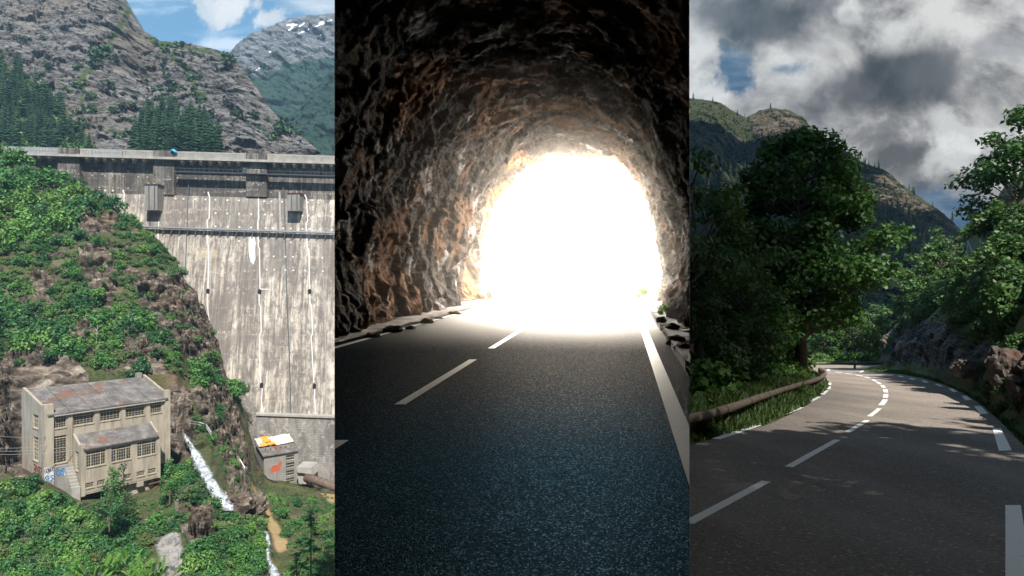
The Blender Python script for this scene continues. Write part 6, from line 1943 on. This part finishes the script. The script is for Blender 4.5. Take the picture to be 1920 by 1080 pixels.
# --- verge grass: blades along both road edges
def grass_strip(edge, inward, w0, w1, n, h, seed, name, label, hum=0.0):
    rg = np.random.default_rng(seed)
    e = np.array([G(*p) for p in edge]); seg = np.linalg.norm(np.diff(e, axis=0), axis=1); cum = np.concatenate([[0], np.cumsum(seg)])
    # denser where it is nearer
    s = cum[-1] * rg.uniform(0, 1, n); pos = np.stack([np.interp(s, cum, e[:, k]) for k in range(3)], -1)
    nx = np.interp(s, cum, np.concatenate([[0], np.diff(e[:, 0]) / seg])); ny = np.interp(s, cum, np.concatenate([[0], np.diff(e[:, 1]) / seg]))
    nrm = np.stack([-ny, nx], -1) * inward; nrm /= np.linalg.norm(nrm, axis=1, keepdims=True) + 1e-9
    off = w0 + (w1 - w0) * rg.uniform(0, 1, n) ** .8
    b = pos.copy(); b[:, :2] += nrm * off[:, None]; b[:, 2] += -.02 + hum * sstep(.3, 1.2, off)
    cl = vnoise(np.stack([b[:, 0] * 1.3, b[:, 1] * 1.3, b[:, 0] * 0], -1), seed) * .5 + .5
    hh = h * rg.uniform(.4, 1.1, n) * (.4 + .9 * cl) * (.45 + .55 * sstep(0, .8, off))
    a = rg.uniform(0, 6.28, n); ln = rg.uniform(.2, .75, n)
    d = np.stack([np.cos(a), np.sin(a), 0 * a], -1); sd = np.stack([-np.sin(a), np.cos(a), 0 * a], -1)
    wd = (.010 + .0009 * b[:, 1]) [:, None] * rg.uniform(.7, 1.6, (n, 1))
    up = np.array([0, 0, 1.0])
    V = np.stack([b - sd * wd, b + sd * wd, b + sd * wd * .6 + d * (ln * hh * .5)[:, None] + up * (hh * .65)[:, None], b + d * (ln * hh)[:, None] + up * hh[:, None]], 1)
    o = link(name, fast_mesh(name, V.reshape(-1, 3), np.arange(4 * n).reshape(n, 4)), MT['grass']); props(o, label, None, None, 'stuff')
grass_strip(LE[:11], 1, .05, 2.0, 26000, .42, 3, 'grass', 'rough green grass along the left road edge under the log rail', .08)
grass_strip(RE[1:][:12], -1, .02, 1.6, 30000, .26, 5, 'grass', 'sunlit verge grass along the right road edge')
rgk = np.random.default_rng(8)
for k, (px, py) in enumerate(((1480, 735), (1500, 724), (1525, 712), (1405, 760), (1440, 748), (1365, 775), (1320, 792))):
    p = gr_pt(px, py, .25); s = .42 + .012 * p[1]
    put('weed', bushes('bank')[k % 4], p - np.array([0, 0, s * .8]), (s * .7, s * .7, s), 'tall leafy weed growing through the log guard rail', 'weed', 'weeds growing through the log guard rail', rr_)

# --- tall trees behind the viewer whose shade lies over the near road
t10 = tree_parts(51, 17, 5.2, 4.5, .24, 210, 60, MT['leaf_road'], (0, 0), lambda f: .8 + .3 * math.sin(math.pi * f), .3)
for k, (x, y, s) in enumerate(((6.5, -6.8, 1.12), (12.5, -6.2, 1.12), (18.5, -5.0, 1.12), (24.5, -3.0, 1.1), (10.5, -15, 1.2), (18, -14, 1.2))):
    plant_tree(t10, (x, y, -.2), s, 1.7 * k, 'tall broadleaf tree behind the viewer shading the near road', 'tall trees behind the viewer')

# --- cloud layer added out of view to shade the right, gap cut for the road
def shade_cloud():
    H = 590.0
    hole = [(2, 2), (24, 2), (23, 15), (27, 24), (33, 34), (45, 48), (60, 64), (66, 130), (30, 125), (27, 84), (23, 72), (21.5, 60), (18.0, 45), (15, 37), (12.6, 28), (10.4, 21.5), (7.0, 16), (3, 11)]
    xs = np.concatenate([np.linspace(-22, 66, 100), np.linspace(69, 560, 130)]); ys = np.concatenate([np.linspace(-160, -4, 40), np.linspace(-2, 130, 150), np.linspace(134, 680, 140)])
    X, Y = np.meshgrid(xs, ys, indexing='ij')
    w = np.stack([fbm(np.stack([X * .12, Y * .12, X * 0], -1), 3, 5), fbm(np.stack([X * .12, Y * .12, X * 0 + 9], -1), 3, 6)], -1) * 1.2
    inside = inpoly(X + w[..., 0], Y + w[..., 1], hole)
    gaps = (fbm(np.stack([X * .012, Y * .012, X * 0 + 3], -1), 4, 8) > .27) & (Y > 150)
    inside |= gaps
    zz = H + 8 * fbm(np.stack([X * .03, Y * .03, X * 0], -1), 4, 15)
    kx = (zz - SLOPE * np.minimum(Y, 80)) / SUN[2]
    V = np.stack([X + SUN[0] * kx, Y + SUN[1] * kx, zz], -1)
    Fq = grid_faces(*X.shape)
    keep = ~(inside.reshape(-1)[Fq].all(1))
    o = link('clouds', fast_mesh('clouds', V.reshape(-1, 3), Fq[keep]), MT['cloud']); props(o, 'grey shade cloud layer added out of view, its gap shaped to light the road', None, None, 'structure')
    md = o.modifiers.new('body', 'SOLIDIFY'); md.thickness = 9.0; md.offset = 1
shade_cloud()

# ------------------------------------------------------------------ air
def haze():
    m, nt, bs = new_mat('pale blue air')
    nt.nodes.remove(bs)
    v = nd(nt, 'ShaderNodeVolumePrincipled', None, Color=(.45, .72, 1.0, 1), Density=1.25e-4)
    nt.links.new(v.outputs[0], nt.nodes['Material Output'].inputs['Volume'])
    b = MB(); b.box((-290, 820, 241), (1270, 1790, 652))
    o = b.build('haze', m); props(o, 'thin blue air over the valleys', None, None, 'stuff')
haze()
